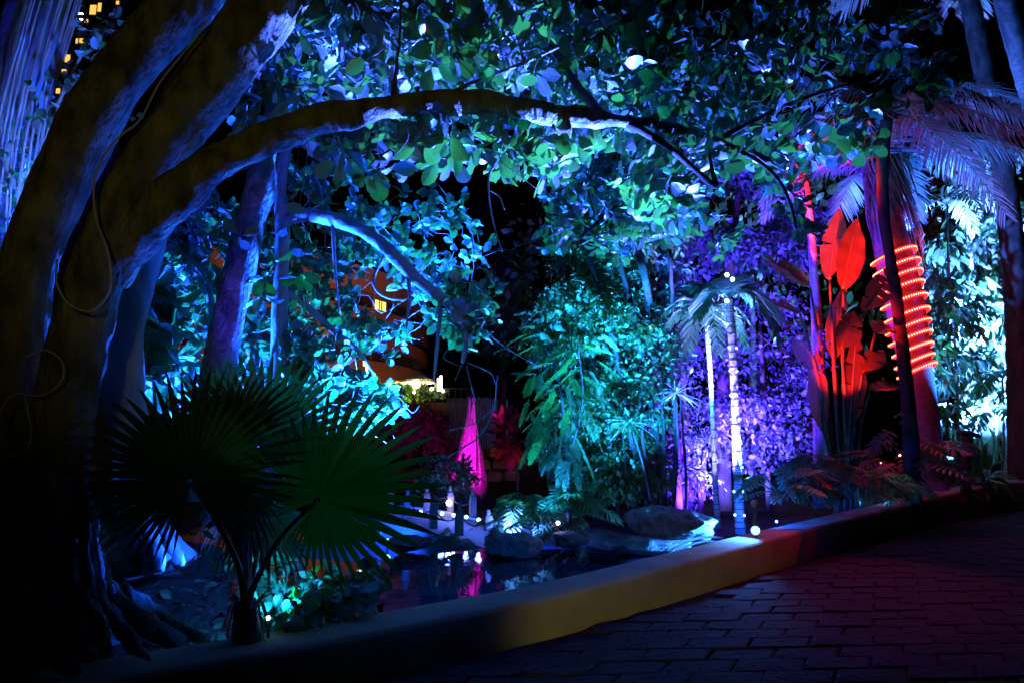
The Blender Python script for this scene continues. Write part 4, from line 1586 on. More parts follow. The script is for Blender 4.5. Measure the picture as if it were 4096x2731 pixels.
# buttress roots running out from the base
for q in ([(325, 1900, 3.55, 46), (365, 2150, 3.5, 56), (395, 2380, 3.45, 60), (520, 2560, 3.4, 44), (600, 2640, 3.35, 24)],
          [(255, 1880, 3.42, 50), (275, 2100, 3.36, 62), (295, 2330, 3.30, 66), (325, 2480, 3.25, 60), (365, 2640, 3.2, 40)],
          [(195, 1900, 3.36, 60), (205, 2150, 3.30, 70), (175, 2400, 3.24, 80), (225, 2600, 3.2, 70), (295, 2700, 3.15, 40)],
          [(345, 2100, 3.6, 40), (405, 2300, 3.62, 50), (520, 2440, 3.65, 44), (660, 2560, 3.7, 36), (790, 2650, 3.72, 20)],
          [(125, 1950, 3.3, 60), (105, 2200, 3.25, 90), (75, 2450, 3.2, 110), (85, 2680, 3.15, 90)],
          [(365, 2200, 3.75, 50), (520, 2380, 3.9, 46), (680, 2480, 4.0, 36), (820, 2560, 4.0, 22)],
          [(305, 1750, 3.5, 30), (330, 1950, 3.42, 36), (340, 2200, 3.36, 40), (355, 2400, 3.3, 40), (425, 2600, 3.25, 30)]):
    trunk(q, 'root', M['bark'], fig, 12, 7, 0.12, None, 0.022, 5.0, 3)

# leaves of the fig: whorls on twigs over the whole arch
FIGB = [(1330, 130, 4.3, 380, 150, 0.7, 62), (1900, 150, 4.4, 480, 170, 0.8, 113), (2420, 130, 4.7, 380, 180, 0.8, 78), (2430, 380, 4.8, 360, 170, 0.7, 70),
        (1750, 300, 4.2, 420, 110, 0.5, 54), (1650, 570, 3.95, 330, 70, 0.3, 20), (2080, 600, 3.95, 200, 80, 0.3, 14), (1400, 620, 3.95, 110, 70, 0.25, 7), (1490, 700, 3.9, 60, 50, 0.2, 4),
        (2720, 620, 5.0, 260, 170, 0.6, 43), (3050, 600, 5.3, 300, 130, 0.6, 24), (2620, 790, 4.9, 160, 70, 0.4, 14), (2780, 800, 4.9, 90, 60, 0.3, 7),
        (1700, 40, 4.8, 700, 90, 0.8, 94), (1500, 330, 6.2, 450, 170, 0.7, 60), (2500, 420, 6.2, 450, 200, 0.7, 80), (2000, 220, 6.4, 900, 260, 0.8, 2202), (3050, 250, 5.5, 420, 240, 0.8, 84), (3560, 170, 5.6, 240, 160, 0.6, 35), (3720, 330, 5.3, 120, 120, 0.3, 9), (1130, 300, 4.2, 180, 180, 0.5, 20), (1010, 430, 4.1, 90, 90, 0.3, 8),
        (2250, 620, 4.6, 160, 120, 0.4, 12), (2900, 420, 5.1, 300, 120, 0.6, 30), (3300, 520, 5.4, 260, 120, 0.5, 19), (1230, 500, 4.4, 90, 80, 0.3, 5)]
cl, _ = blob_points(FIGB)
pos, R, s, cid = rosettes(cl, (6, 9), 0.132, 1.15, (0, -0.1, -0.15), 0.52, 0.045)
put_leaves(fig, T_FIG, pos, R, s, M['leaf_fig'], 300)
mb = MB()
seeds = np.concatenate([limb[0][20:], br5[0], br6[0], br7[0], br8[0], br9[0], limb3[0], limb4[0]])
twig_net(mb, seeds, 0, cl, 0.0034, 0.012, 0.06, 5)
mb.build('twigs', M['twig'], fig, kind='stuff')
for pts in ([(1980, 430, 3.9, 5), (2010, 560, 3.85, 5), (2000, 640, 3.85, 4), (2060, 690, 3.85, 4), (2150, 760, 3.9, 3)],
            [(1600, 470, 3.7, 5), (1630, 560, 3.7, 5), (1500, 700, 3.75, 4)],
            [(2000, 650, 3.95, 8), (1960, 690, 3.95, 9), (1955, 780, 3.95, 8), (1975, 900, 3.95, 6), (2010, 1010, 4.0, 4)],
            [(1962, 765, 3.95, 5), (2000, 790, 3.95, 5), (2018, 840, 3.95, 4)]):
    trunk(pts, 'twig', M['twig'], fig, 6, 5, 0.05)

# cable looped round the stems
for lst, lb in (([(830, 80, 3.42, 9), (760, 180, 3.4, 9), (640, 330, 3.36, 9), (560, 480, 3.34, 9), (480, 545, 3.32, 9), (405, 640, 3.3, 9), (375, 740, 3.28, 9), (385, 880, 3.28, 9), (425, 990, 3.28, 9), (443, 1110, 3.28, 10), (425, 1190, 3.28, 10), (360, 1245, 3.28, 10), (280, 1220, 3.28, 9), (228, 1140, 3.28, 9), (228, 1040, 3.32, 9)],
                 'pale cable hanging in a long loop down the middle fig stem'),
                ([(95, 1430, 3.3, 7), (180, 1400, 3.28, 7), (250, 1450, 3.28, 7), (240, 1530, 3.28, 7), (160, 1580, 3.28, 7), (60, 1575, 3.28, 7), (5, 1640, 3.28, 7), (0, 1740, 3.28, 6), (40, 1815, 3.28, 6), (105, 1800, 3.28, 6), (122, 1720, 3.28, 6), (100, 1580, 3.26, 6)],
                 'dim thin cable coiled low on the fig tree base')):
    pts, rad = pathpx(lst)
    mb = MB()
    tube(mb, pts, rad, 8, 6)
    o = mb.build('cable', M['cable'])
    tag(o, lb, 'cable')

DS = 1.0
# second trunk behind the fig base, with its lit buttress
bk = thing('background_trunk', 'dark straight trunk right behind the fig with blue lit flaring roots', 'tree', P(560, 2260, 4.9) * np.array([1, 1, 0]))
trunk([(620, 2300, 4.75, 250), (590, 2180, 4.8, 200), (540, 1950, 4.85, 160), (500, 1600, 4.9, 150), (490, 1350, 4.9, 160), (530, 1120, 4.9, 170), (600, 900, 4.95, 150), (640, 700, 5.0, 120)], 'trunk', M['bark_pale'], bk, 20, 7, 0.05, flute_root, 0.014, 3.0, 4)
for q in ([(580, 2060, 4.6, 60), (610, 2170, 4.5, 66), (625, 2290, 4.45, 44)], [(620, 2050, 4.7, 44), (690, 2190, 4.65, 46), (720, 2260, 4.6, 26)], [(520, 2100, 4.6, 50), (500, 2280, 4.5, 40)]):
    trunk(q, 'root', M['bark_pale'], bk, 12, 6, 0.1, None, 0.018, 5.0, 2)
lamp('flood_root', P(800, 2120, 4.5) + np.array([0.1, 0, 0.0]), BLUE, 60, P(620, 2160, 4.7), 90, 0.6, 0.04)
lamp('flood_fig_base', P(800, 2240, 4.7), BLUE, 170, P(250, 2230, 3.95), 36, 0.8, 0.04)

# violet trunk at the left edge with hanging roots
eg = thing('banyan_trunk', 'deep blue lit banyan trunk with hanging roots at the left edge', 'tree', P(20, 1800, 6.2) * np.array([1, 1, 0]))
trunk([(-60, 1900, 6.2, 260), (-50, 1400, 6.2, 230), (-20, 900, 6.3, 230), (40, 500, 6.4, 220), (120, 150, 6.5, 220), (220, -120, 6.6, 220)], 'trunk', M['bark_pale'], eg, 18, 6, 0.08)
for k in range(16):
    x0 = 120 + RNG.uniform(-60, 170)
    trunk([(x0 + 60, -60, 6.1, 9), (x0, 150, 6.05, 11), (x0 - 60 - k * 2, 420, 6.0, 10), (x0 - 105 - k * 2, 700, 5.95, 8), (x0 - 125 - k * 2, 700 + RNG.uniform(100, 500), 5.95, 4)], 'aerial_root', M['bark_pale'], eg, 6, 5, 0.1)

# leaning violet trunk
lt = thing('leaning_tree', 'violet and blue lit trunk leaning right behind the arching limb', 'tree', P(850, 1900, 6.2) * np.array([1, 1, 0]))
trunk([(820, 2000, 6.1, 150), (850, 1700, 6.1, 140), (885, 1420, 6.15, 132), (940, 1150, 6.2, 125), (1000, 900, 6.25, 118), (1045, 680, 6.3, 112), (985, 560, 6.35, 60)], 'trunk', M['bark'], lt, 18, 7, 0.04, None, 0.010, 4.0, 6)
trunk([(1030, 760, 6.3, 100), (1075, 580, 6.35, 76), (1115, 300, 6.4, 62), (1170, 80, 6.45, 50), (1210, -80, 6.5, 44)], 'branch', M['bark'], lt, 12, 6, 0.04)
trunk([(1005, 640, 6.3, 60), (965, 480, 6.3, 50), (985, 330, 6.3, 46), (1030, 160, 6.3, 40)], 'branch', M['bark'], lt, 12, 6, 0.04)
trunk([(985, 560, 6.3, 30), (920, 480, 6.3, 20), (870, 400, 6.3, 12)], 'branch', M['bark'], lt, 8, 5, 0.04)

# understory tree with the arching blue branch
us = thing('understory_tree', 'slim blue lit tree with a branch arching down in front of the hotel', 'tree', P(1110, 1900, 7.0) * np.array([1, 1, 0]))
u1 = trunk([(1095, 1950, 7.0, 84), (1105, 1650, 7.0, 74), (1115, 1400, 7.0, 66), (1122, 1150, 7.0, 62), (1130, 900, 7.0, 58), (1120, 740, 7.0, 52), (1160, 520, 7.0, 40), (1180, 300, 7.1, 30)], 'trunk', M['bark_pale'], us, 14, 6, 0.04)
u2 = trunk([(1130, 890, 7.0, 46), (1210, 862, 7.0, 60), (1340, 880, 6.95, 58), (1460, 930, 6.9, 56), (1560, 1010, 6.85, 54), (1660, 1110, 6.8, 50), (1750, 1180, 6.75, 44), (1820, 1240, 6.75, 38), (1865, 1310, 6.75, 30)], 'branch', M['bark_pale'], us, 14, 7, 0.06, None, 0.008, 7.0, 10)
u3 = trunk([(1855, 1300, 6.75, 24), (1862, 1360, 6.7, 26), (1858, 1410, 6.7, 22), (1850, 1450, 6.7, 12)], 'branch', M['bark_pale'], us, 10, 5, 0.08)
u4 = trunk([(1760, 1190, 6.76, 18), (1756, 1300, 6.7, 17), (1745, 1420, 6.7, 15), (1735, 1520, 6.7, 9)], 'branch', M['bark_pale'], us, 9, 5, 0.04)
u5 = trunk([(1625, 1080, 6.8, 16), (1640, 1180, 6.8, 16), (1632, 1250, 6.8, 13), (1625, 1320, 6.8, 7)], 'branch', M['bark_pale'], us, 9, 5, 0.08)
u6 = trunk([(1540, 1020, 6.85, 12), (1495, 1110, 6.85, 13), (1510, 1165, 6.85, 12), (1560, 1195, 6.85, 8), (1620, 1200, 6.85, 5)], 'branch', M['bark_pale'], us, 9, 5, 0.06)
u7 = trunk([(1332, 900, 6.95, 18), (1335, 1000, 6.9, 15), (1345, 1130, 6.9, 10), (1360, 1260, 6.9, 6)], 'branch', M['bark_pale'], us, 8, 5, 0.04)
u8 = trunk([(1120, 1150, 7.0, 26), (1230, 1230, 7.1, 30), (1330, 1320, 7.2, 26), (1430, 1400, 7.3, 18), (1500, 1500, 7.4, 9)], 'branch', M['bark_pale'], us, 9, 6, 0.06)
u9 = trunk([(730, 1020, 7.3, 40), (800, 1080, 7.3, 44), (840, 1200, 7.3, 34), (855, 1320, 7.3, 26)], 'branch', M['bark_pale'], us, 9, 6, 0.08)
u10 = trunk([(1000, 1150, 7.0, 30), (1060, 1180, 7.0, 34), (1115, 1200, 7.0, 40)], 'branch', M['bark_pale'], us, 9, 5, 0.08)
u11 = trunk([(1110, 1560, 7.0, 36), (1190, 1470, 7.2, 30), (1290, 1600, 7.3, 22), (1340, 1750, 7.4, 14)], 'branch', M['bark_pale'], us, 9, 6, 0.08)
UB = [(720, 1130, 7.6, 200, 160, 0.8, 95), (980, 1000, 7.6, 200, 190, 0.8, 55), (1240, 1130, 7.8, 190, 150, 0.8, 62), (1240, 1500, 7.9, 270, 150, 0.9, 190), (1560, 1370, 7.8, 110, 60, 0.6, 10),
      (1440, 1620, 8.0, 170, 110, 0.6, 80), (1180, 1630, 7.2, 180, 140, 0.7, 90), (1470, 960, 8.0, 280, 130, 0.8, 52), (1800, 930, 8.0, 220, 160, 0.7, 30), (1850, 1270, 7.0, 130, 130, 0.4, 30),
      (780, 880, 7.4, 200, 130, 0.6, 42), (1230, 700, 7.3, 200, 130, 0.6, 32), (980, 1340, 7.4, 240, 170, 0.7, 85), (1900, 1180, 7.2, 140, 120, 0.5, 14), (1700, 1150, 7.4, 120, 110, 0.5, 12), (1640, 840, 8.2, 250, 100, 0.6, 16), (760, 1560, 7.4, 160, 110, 0.6, 60), (1000, 1620, 7.6, 200, 110, 0.6, 80), (640, 1000, 7.6, 120, 120, 0.5, 30), (1400, 1330, 8.2, 120, 110, 0.5, 30)]
cl, _ = blob_points(UB)
pos, R, s, cid = rosettes(cl, (5, 8), 0.115, 1.05, (0, 0, -0.1), 0.3, 0.03)
put_leaves(us, T_ROUND, pos, R, s, M['leaf_small'], 300)
mb = MB()
twig_net(mb, np.concatenate([u1[0], u2[0], u3[0], u4[0], u5[0], u6[0], u7[0], u8[0], u9[0], u10[0], u11[0]]), 0, cl, 0.0028, 0.016, 0.05, 5)
# bare tangled twigs
for k in range(330):
    a_ = cl[int(RNG.integers(0, len(cl)))]
    d_ = unit(RNG.normal(size=3) + np.array([0, 0, -0.25]))
    L = RNG.uniform(0.25, 0.75)
    tube(mb, [a_, a_ + d_ * L * 0.4 + RNG.normal(size=3) * 0.05, a_ + d_ * L * 0.75 + RNG.normal(size=3) * 0.08, a_ + d_ * L + RNG.normal(size=3) * 0.1], [0.005, 0.004, 0.003, 0.0015], 4, 3)
mb.build('twigs', M['bark_pale'], us, kind='stuff')

# drooping bare twig net right of the arching branch
vt = thing('vine', 'thin bare vine twigs hanging over the pond in front of the fountain', 'vine', P(1900, 1900, 6.6))
for k, q in enumerate(([(1990, 1500, 6.6, 5), (1975, 1640, 6.6, 6), (1920, 1740, 6.6, 7), (1850, 1790, 6.6, 7), (1790, 1830, 6.6, 5)], [(1975, 1630, 6.6, 4), (1900, 1690, 6.6, 5), (1800, 1720, 6.6, 4)],
                       [(1865, 1460, 6.7, 4), (1890, 1560, 6.65, 4), (1905, 1600, 6.65, 3)], [(1870, 1450, 6.7, 5), (1960, 1490, 6.7, 5), (1985, 1540, 6.7, 4)], [(1850, 1450, 6.7, 4), (1820, 1520, 6.7, 3)])):
    trunk(q, 'stem', M['twig'], vt, 6, 6, 0.05)

# small leaved branches at the far upper left
bush('upper_shrub', 'small leaved blue lit tree seen between the left edge trunk and the fig stem', 'tree',
     [(330, 270, 6.0, 160, 200, 0.5, 170), (220, 420, 6.0, 90, 130, 0.4, 60), (480, 130, 6.0, 150, 110, 0.4, 90), (110, 700, 6.2, 70, 200, 0.4, 80), (60, 950, 6.2, 70, 160, 0.4, 80)],
     T_ROUND, M['leaf_small'], 0.06, 0.12, 150, stems=[[(150, 1900, 6.3, 36), (120, 1200, 6.2, 30), (150, 700, 6.1, 22), (260, 350, 6.0, 14), (400, 100, 6.0, 8)]], seedtwigs=60, droop=0.2, out=0.8)
lamp('flood_upper', P(170, 1150, 5.2), (0.12, 0.30, 1.0), 420, P(300, 300, 6.0), 80, 0.6)

# broad leaved sea grape low at the left
sg = thing('sea_grape', 'broad round leaved shrub glowing green beside the background trunk', 'shrub', P(620, 1800, 6.4) * np.array([1, 1, 0]))
ss = [trunk([(640, 1900, 6.4, 16), (620, 1600, 6.4, 13), (600, 1350, 6.4, 9), (590, 1180, 6.4, 5)], 'stem', M['twig'], sg, 7, 5), trunk([(640, 1800, 6.4, 14), (680, 1500, 6.4, 11), (690, 1300, 6.4, 6)], 'stem', M['twig'], sg, 7, 5)]
cl, _ = blob_points([(590, 1330, 6.4, 110, 150, 0.4, 15), (690, 1480, 6.4, 110, 90, 0.4, 11), (560, 1480, 6.4, 60, 90, 0.3, 7), (620, 1200, 6.4, 90, 60, 0.3, 5)])
pos, R, s, cid = rosettes(cl, (3, 4), 0.26, 1.2, (0, 0, -0.2), 0.25, 0.05)
put_leaves(sg, T_ROUND, pos, R, s, M['leaf_small'], 200)
mb = MB()
twig_net(mb, np.concatenate([q[0] for q in ss]), 0, cl, 0.003, 0.008, 0.05, 5)
mb.build('twigs', M['twig'], sg, kind='stuff')

# leaf sprigs hanging before the leaning trunk
sprig = thing('hanging_sprig', 'small leafy sprigs hanging in front of the leaning violet trunk', 'sprig', P(1000, 1000, 4.6))
cl = np.array([P(960, 940, 4.6), P(1060, 1120, 4.7), P(1160, 900, 4.7), P(1190, 1190, 4.8), P(1040, 1300, 5.0), P(1180, 1010, 4.8), P(1060, 1200, 4.8), P(1140, 820, 4.6), P(1210, 1110, 4.8)])
pos, R, s, cid = rosettes(cl, (3, 5), 0.125, 1.1, (0, -0.2, -0.5), 0.25, 0.02)
put_leaves(sprig, T_FIG, pos, R, s, M['leaf_fig'], 60)
for c_ in cl:
    mb = MB()
    tube(mb, [c_ + np.array([0.05, 0.05, 0.9]), c_ + np.array([0.02, 0.0, 0.4]), c_], [0.003, 0.003, 0.002], 5, 4)
    mb.build('stem', M['twig'], sprig)

# ================================================================== fan palm in front
fp = thing('fan_palm', 'dark fan palm with broad pleated fronds in front of the pond', 'palm', P(985, 2470, 4.3))
crown_b = P(985, 2440, 4.3)


def fan_frond(hub, axis_px, nrm, Rpx, d, nseg=46, spread=300, droop=0.12, pet=None, split=0.52, short=(1.5, 0.37)):
    d = d * 1.43
    hubp = P(hub[0], hub[1], d)
    ax = P(axis_px[0], axis_px[1], d) - hubp
    mb = MB()
    fan_blade(mb, hubp, ax, nrm, 0.90 * Rpx * d / F, nseg, spread, split, droop, 0.02, short)
    fr = mb.build('frond', M['leaf_fan'], fp)
    if pet is not None:
        mb = MB()
        tube(mb, [crown_b] + [P(a_, b_, c_ * 1.43) for a_, b_, c_ in pet] + [hubp], np.linspace(0.024, 0.011, len(pet) + 2), 7, 6)
        mb.build('petiole', M['petiole'], fp, parent=fr)
    return fr


fan_frond((760, 1925), (690, 1500), (0.10, -1, 0.12), 545, 2.85, 48, 320, 0.10, [(950, 2250, 2.95), (850, 2060, 2.88)])
fan_frond((1268, 2000), (1600, 1760), (-0.05, -1, 0.25), 560, 3.0, 44, 330, 0.06, [(1020, 2330, 3.0), (1120, 2150, 3.0)], 0.55, (0.7, 0.33))
fan_frond((1040, 1790), (1140, 1480), (0.45, -0.8, 0.1), 420, 3.35, 40, 250, 0.05, [(1000, 2200, 3.15), (1030, 1950, 3.3)], 0.6)
fan_frond((980, 1960), (820, 2120), (0.2, -0.6, 0.9), 300, 3.25, 34, 240, 0.25, [(985, 2250, 3.1)])
fan_frond((900, 1800), (760, 1560), (-0.3, -0.9, 0.1), 420, 3.3, 38, 200, 0.08, [(960, 2200, 3.15), (930, 1950, 3.25)], 0.55)
fan_frond((1060, 2080), (1250, 2180), (0.3, -0.5, 0.9), 260, 3.3, 30, 240, 0.3, [(1010, 2300, 3.15)])
mb = MB()
tube(mb, [crown_b + np.array([0, 0, -0.5]), crown_b + np.array([0.01, 0, -0.25]), crown_b + np.array([0, 0, 0.06])], [0.08, 0.09, 0.07], 12, 5, 0.12)
mb.build('trunk', M['husk'], fp)
mb = MB()
for k in range(14):
    a_ = RNG.uniform(0, 6.28)
    tube(mb, [crown_b + np.array([0, 0, -0.2]), crown_b + np.array([0.07 * math.cos(a_), 0.07 * math.sin(a_), 0.05]), crown_b + np.array([0.14 * math.cos(a_), 0.14 * math.sin(a_), -0.05 + 0.15 * RNG.normal()])], [0.012, 0.008, 0.002], 5, 4)
mb.build('husk_fibres', M['husk'], fp)
# bright leaf stalk seen behind it
# low leafy shrub at the pond edge by the fan palm
DS = 1.25
ps = bush('pond_shrub', 'bright green broad leaved shrub under the fan palm at the pond edge', 'shrub',
          [(1130, 2330, 4.1, 100, 140, 0.3, 120), (1240, 2390, 4.0, 150, 80, 0.3, 130), (1400, 2390, 3.95, 130, 50, 0.2, 90), (1330, 2350, 4.1, 120, 60, 0.2, 90), (1480, 2330, 4.2, 90, 30, 0.15, 40), (1060, 2300, 4.2, 70, 160, 0.3, 90), (1050, 2170, 4.2, 60, 110, 0.2, 40), (1200, 2470, 3.8, 190, 60, 0.2, 120), (950, 2220, 4.2, 60, 60, 0.2, 20)],
          T_ROUND, M['leaf_pinnate'], 0.045, 0.10, 300, stems=[[(1120, 2560, 4.1, 9), (1140, 2380, 4.1, 8), (1130, 2200, 4.1, 5)], [(1150, 2560, 4.0, 9), (1260, 2420, 4.0, 7), (1450, 2370, 3.95, 4)]], seedtwigs=60, droop=0.3)
DS = 1.0
lamp('flood_shrub_low', P(1040, 2370, 4.55), (0.01, 0.28, 0.9), 150, P(1250, 2330, 5.3), 120, 0.6, 0.03)
lamp('fan_fill', P(1380, 2190, 6.0), (0.01, 0.36, 0.5), 130, P(1290, 1960, 4.3), 46, 0.7, 0.03)  # unseen lamp added so the right fan frond shows dim green
t = thing('garden_spike_light', 'small blue white spike light low among the leaves beside the fan palm trunk', 'lamp', P(1072, 2478, 4.36))
mb = MB()
ball(mb, P(1072, 2470, 4.36), 0.014, 8)
mb.build('bulb', M['glow_ice'], t)
mb = MB()
tube(mb, [P(1072, 2560, 4.36), P(1072, 2474, 4.36)], 0.008, 6, 1)
mb.build('spike', M['dark_metal'], t)
# saplings by the left trunk
for x_, y_, lb in ((395, 2080, 'thin seedling standing between the fig and the background trunk'), (810, 2200, 'arching seedling with narrow leaves beside the lit roots')):
    t = thing('seedling', lb, 'seedling', P(x_, 2260, 4.3))
    trunk([(x_ - 20, 2290, 4.3, 5), (x_ - 5, 2120, 4.3, 4), (x_ + 15, 1930, 4.3, 3)], 'stem', M['petiole'], t, 5, 4)
    c_ = np.array([P(x_ - 10, 2200, 4.3), P(x_, 2120, 4.3), P(x_ + 10, 2020, 4.3)])
    pos, R, s, cid = rosettes(c_, (2, 3), 0.11, 1.2, (0, 0, 0), 0.2)
    put_leaves(t, T_LANCE, pos, R, s, M['leaf_thicket'], 20)

# ================================================================== CENTRE thicket
ct_st = [[(2560, 2060, 12.0, 34), (2520, 1700, 12.0, 28), (2450, 1350, 12.0, 24), (2350, 1000, 12.0, 16), (2300, 800, 12.0, 8)],
         [(2660, 2060, 12.2, 34), (2610, 1650, 12.2, 28), (2530, 1250, 12.2, 24), (2440, 900, 12.2, 14)],
         [(2720, 2060, 12.5, 30), (2690, 1600, 12.5, 26), (2600, 1300, 12.5, 20), (2570, 1000, 12.5, 14)],
         [(2640, 2070, 12.4, 26), (2640, 1700, 12.4, 22), (2690, 1350, 12.4, 20), (2680, 1000, 12.4, 14)],
         [(2480, 2070, 12.3, 22), (2440, 1750, 12.3, 20), (2370, 1450, 12.3, 14)]]
ct = bush('thicket_tree', 'tall dense small leaved green tree with leaning stems in the centre behind the pond', 'tree',
          [(2400, 1000, 12.8, 230, 190, 0.9, 4800), (2330, 1330, 12.6, 230, 220, 0.9, 5760), (2540, 1330, 12.8, 220, 260, 0.9, 5760), (2450, 1650, 12.6, 270, 230, 0.9, 6720), (2480, 1900, 12.4, 250, 130, 0.8, 4160), (2320, 830, 13.0, 160, 140, .8, 1280), (2620, 900, 13, 140, 200, 0.8, 1920), (2260, 1700, 12.6, 120, 260, 0.7, 2720)],
          T_ELLI, M['leaf_thicket'], 0.06, 0.125, 300, stems=ct_st, stem_mat='stem_shaded', seedtwigs=160)
# slim front tree whose trunk hangs below the canopy
ft_ = thing('slim_tree', 'slim bent trunk with grey green leaves hanging before the thicket', 'tree', P(2640, 1900, 14.4) * np.array([1, 1, 0]))
q1 = trunk([(2640, 2000, 14.4, 40), (2620, 1600, 14.2, 36), (2610, 1300, 13.4, 30), (2575, 1090, 10.5, 30), (2535, 970, 7.9, 40), (2465, 860, 7.45, 44), (2445, 700, 7.4, 46), (2450, 500, 7.4, 46), (2440, 300, 7.4, 40)], 'trunk', M['stem_shaded'], ft_, 12, 7, 0.06)
q2 = trunk([(2460, 850, 7.45, 26), (2380, 900, 7.45, 18), (2310, 960, 7.4, 10)], 'branch', M['stem_shaded'], ft_, 8, 5, 0.06)
cl, _ = blob_points([(2330, 720, 7.2, 190, 170, 0.6, 46), (2560, 720, 7.4, 170, 150, 0.6, 34), (2260, 900, 7.2, 120, 110, 0.4, 16), (2500, 920, 7.3, 200, 100, 0.5, 24), (2700, 830, 7.5, 160, 130, 0.5, 22), (2860, 930, 7.6, 110, 80, 0.4, 8), (3200, 860, 7.6, 130, 90, 0.4, 10)])
pos, R, s, cid = rosettes(cl, (5, 8), 0.125, 1.1, (0, -0.1, -0.3), 0.3, 0.03)
put_leaves(ft_, T_FIG, pos, R, s, M['leaf_fig'], 300)
mb = MB()
twig_net(mb, np.concatenate([q1[0], q2[0]]), 0, cl, 0.0028, 0.012, 0.05, 5)
mb.build('twigs', M['twig'], ft_, kind='stuff')

# pinnate leaved shrub at the left edge of the thicket
pn = thing('pinnate_shrub', 'feathery leaved bright green shrub at the left edge of the thicket', 'shrub', P(2260, 2060, 11.4))
for q in ([(2275, 2110, 11.4, 16), (2272, 1900, 11.4, 14), (2262, 1750, 11.4, 12), (2230, 1500, 11.4, 10), (2150, 1330, 11.4, 6)], [(2272, 1850, 11.4, 10), (2330, 1600, 11.4, 9), (2310, 1380, 11.4, 6)]):
    trunk(q, 'stem', M['stem_shaded'], pn, 8, 6, 0.03)
PINL = [(2160, 1310, -150, -30, .75), (2150, 1380, -160, 40, .75), (2170, 1500, -120, 60, .7), (2250, 1330, -60, -90, .6), (2210, 1450, -160, -10, .7), (2180, 1600, -130, 80, .7),
                                         (2220, 1560, -120, 120, .7), (2200, 1700, -110, 140, .7), (2280, 1500, 60, 100, .7), (2280, 1620, -60, 150, .75), (2250, 1720, -30, 170, .7), (2320, 1640, 80, 140, .75), (2330, 1500, 120, 60, .7),
                                         (2360, 1700, 90, 150, .7), (2160, 1650, -60, 150, .65), (2130, 1500, -60, 120, .6), (2290, 1760, 20, 150, .7), (2340, 1380, 60, 20, .6), (2400, 1600, 120, 100, .7), (2240, 1400, -120, 60, .7),
                                         (2150, 1760, -60, 120, .6), (2300, 1420, -80, 60, .7), (2380, 1520, 40, 120, .7), (2210, 1800, -60, 100, .6), (2330, 1800, 60, 120, .65), (2120, 1330, -60, 60, .5)]
PINL = PINL + [(a_ + RNG.uniform(-70, 70), b_ + RNG.uniform(-70, 70), c_ + RNG.uniform(-60, 60), e_ + RNG.uniform(-40, 40), f_) for a_, b_, c_, e_, f_ in PINL for _ in range(2)]
for k, (x_, y_, dx, dy, L) in enumerate(PINL):
    b_ = P(x_, y_, 11.4 + RNG.uniform(-0.5, 0.3))
    d_ = np.array([dx, RNG.uniform(-140, 30), -dy], float)
    mb = MB()
    feather(mb, b_, d_, L * 0.58, 0.28, 11, 0.11, 0.038, 0.006, 0.35, None, 0.15, 1, 0.35, 'wide')
    mb.build('leaf', [M['leaf_pinnate'], M['petiole']], pn)


def philo_clump(label, px, py, d, n, L, seed, wide=1.0, bz=0.0):
    base = P(px, py, d)
    t = thing('philodendron', label, 'philodendron', base, 'lobed leaved philodendron clumps')
    for k in range(n):
        az = RNG.uniform(0, 2 * math.pi)
        if RNG.uniform() < 0.65:
            az = RNG.uniform(math.pi, 2 * math.pi)
        el = RNG.uniform(0.15, 1.25)
        ln = RNG.uniform(0.5, 1.0) * L * 1.5
        d_ = np.array([math.cos(az) * math.cos(el) * wide, math.sin(az) * math.cos(el), math.sin(el)])
        e_ = base + d_ * ln
        mb = MB()
        ld = unit(d_ * np.array([1, 1, 0.2]) + np.array([0, 0, -0.35]) + RNG.normal(size=3) * 0.2)
        philo(mb, e_, ld, np.array([0, -0.3, 1.0]) + RNG.normal(size=3) * 0.2, L * RNG.uniform(0.75, 1.1))
        lf = mb.build('leaf', [M['leaf_philo'], M['petiole']], t)
        mb = MB()
        tube(mb, [base, base + d_ * ln * 0.5 + np.array([0, 0, 0.08 * L]), e_], [0.014, 0.011, 0.007], 6, 5)
        mb.build('petiole', M['petiole'], t, parent=lf)
    return t


philo_clump('lobed leaved philodendron glowing white blue at the footbridge end', 2120, 2110, 11.6, 34, 0.46, 1)
philo_clump('green lobed philodendron under the feathery shrub on the bank', 2270, 2070, 11.9, 26, 0.46, 2)
philo_clump('small fern like lobed plant at the waterline under the footbridge', 1815, 2172, 11.3, 9, 0.2, 3)
lamp('flood_bank', P(2035, 2112, 10.95), ICE, 900, P(2110, 2060, 11.7), 120, 0.6, 0.04)
bush('dark_conifer_shrub', 'dark fine leaved shrub left of the magenta fountain foot', 'shrub', [(1790, 1900, 14.8, 110, 70, 0.6, 900), (1720, 1970, 14.9, 90, 60, 0.5, 500)], T_LANCE, M['leaf_thicket'], 0.10, 0.2, 60,
     stems=[[(1790, 2040, 14.8, 10), (1790, 1930, 14.8, 7)]], seedtwigs=30, droop=-0.1)


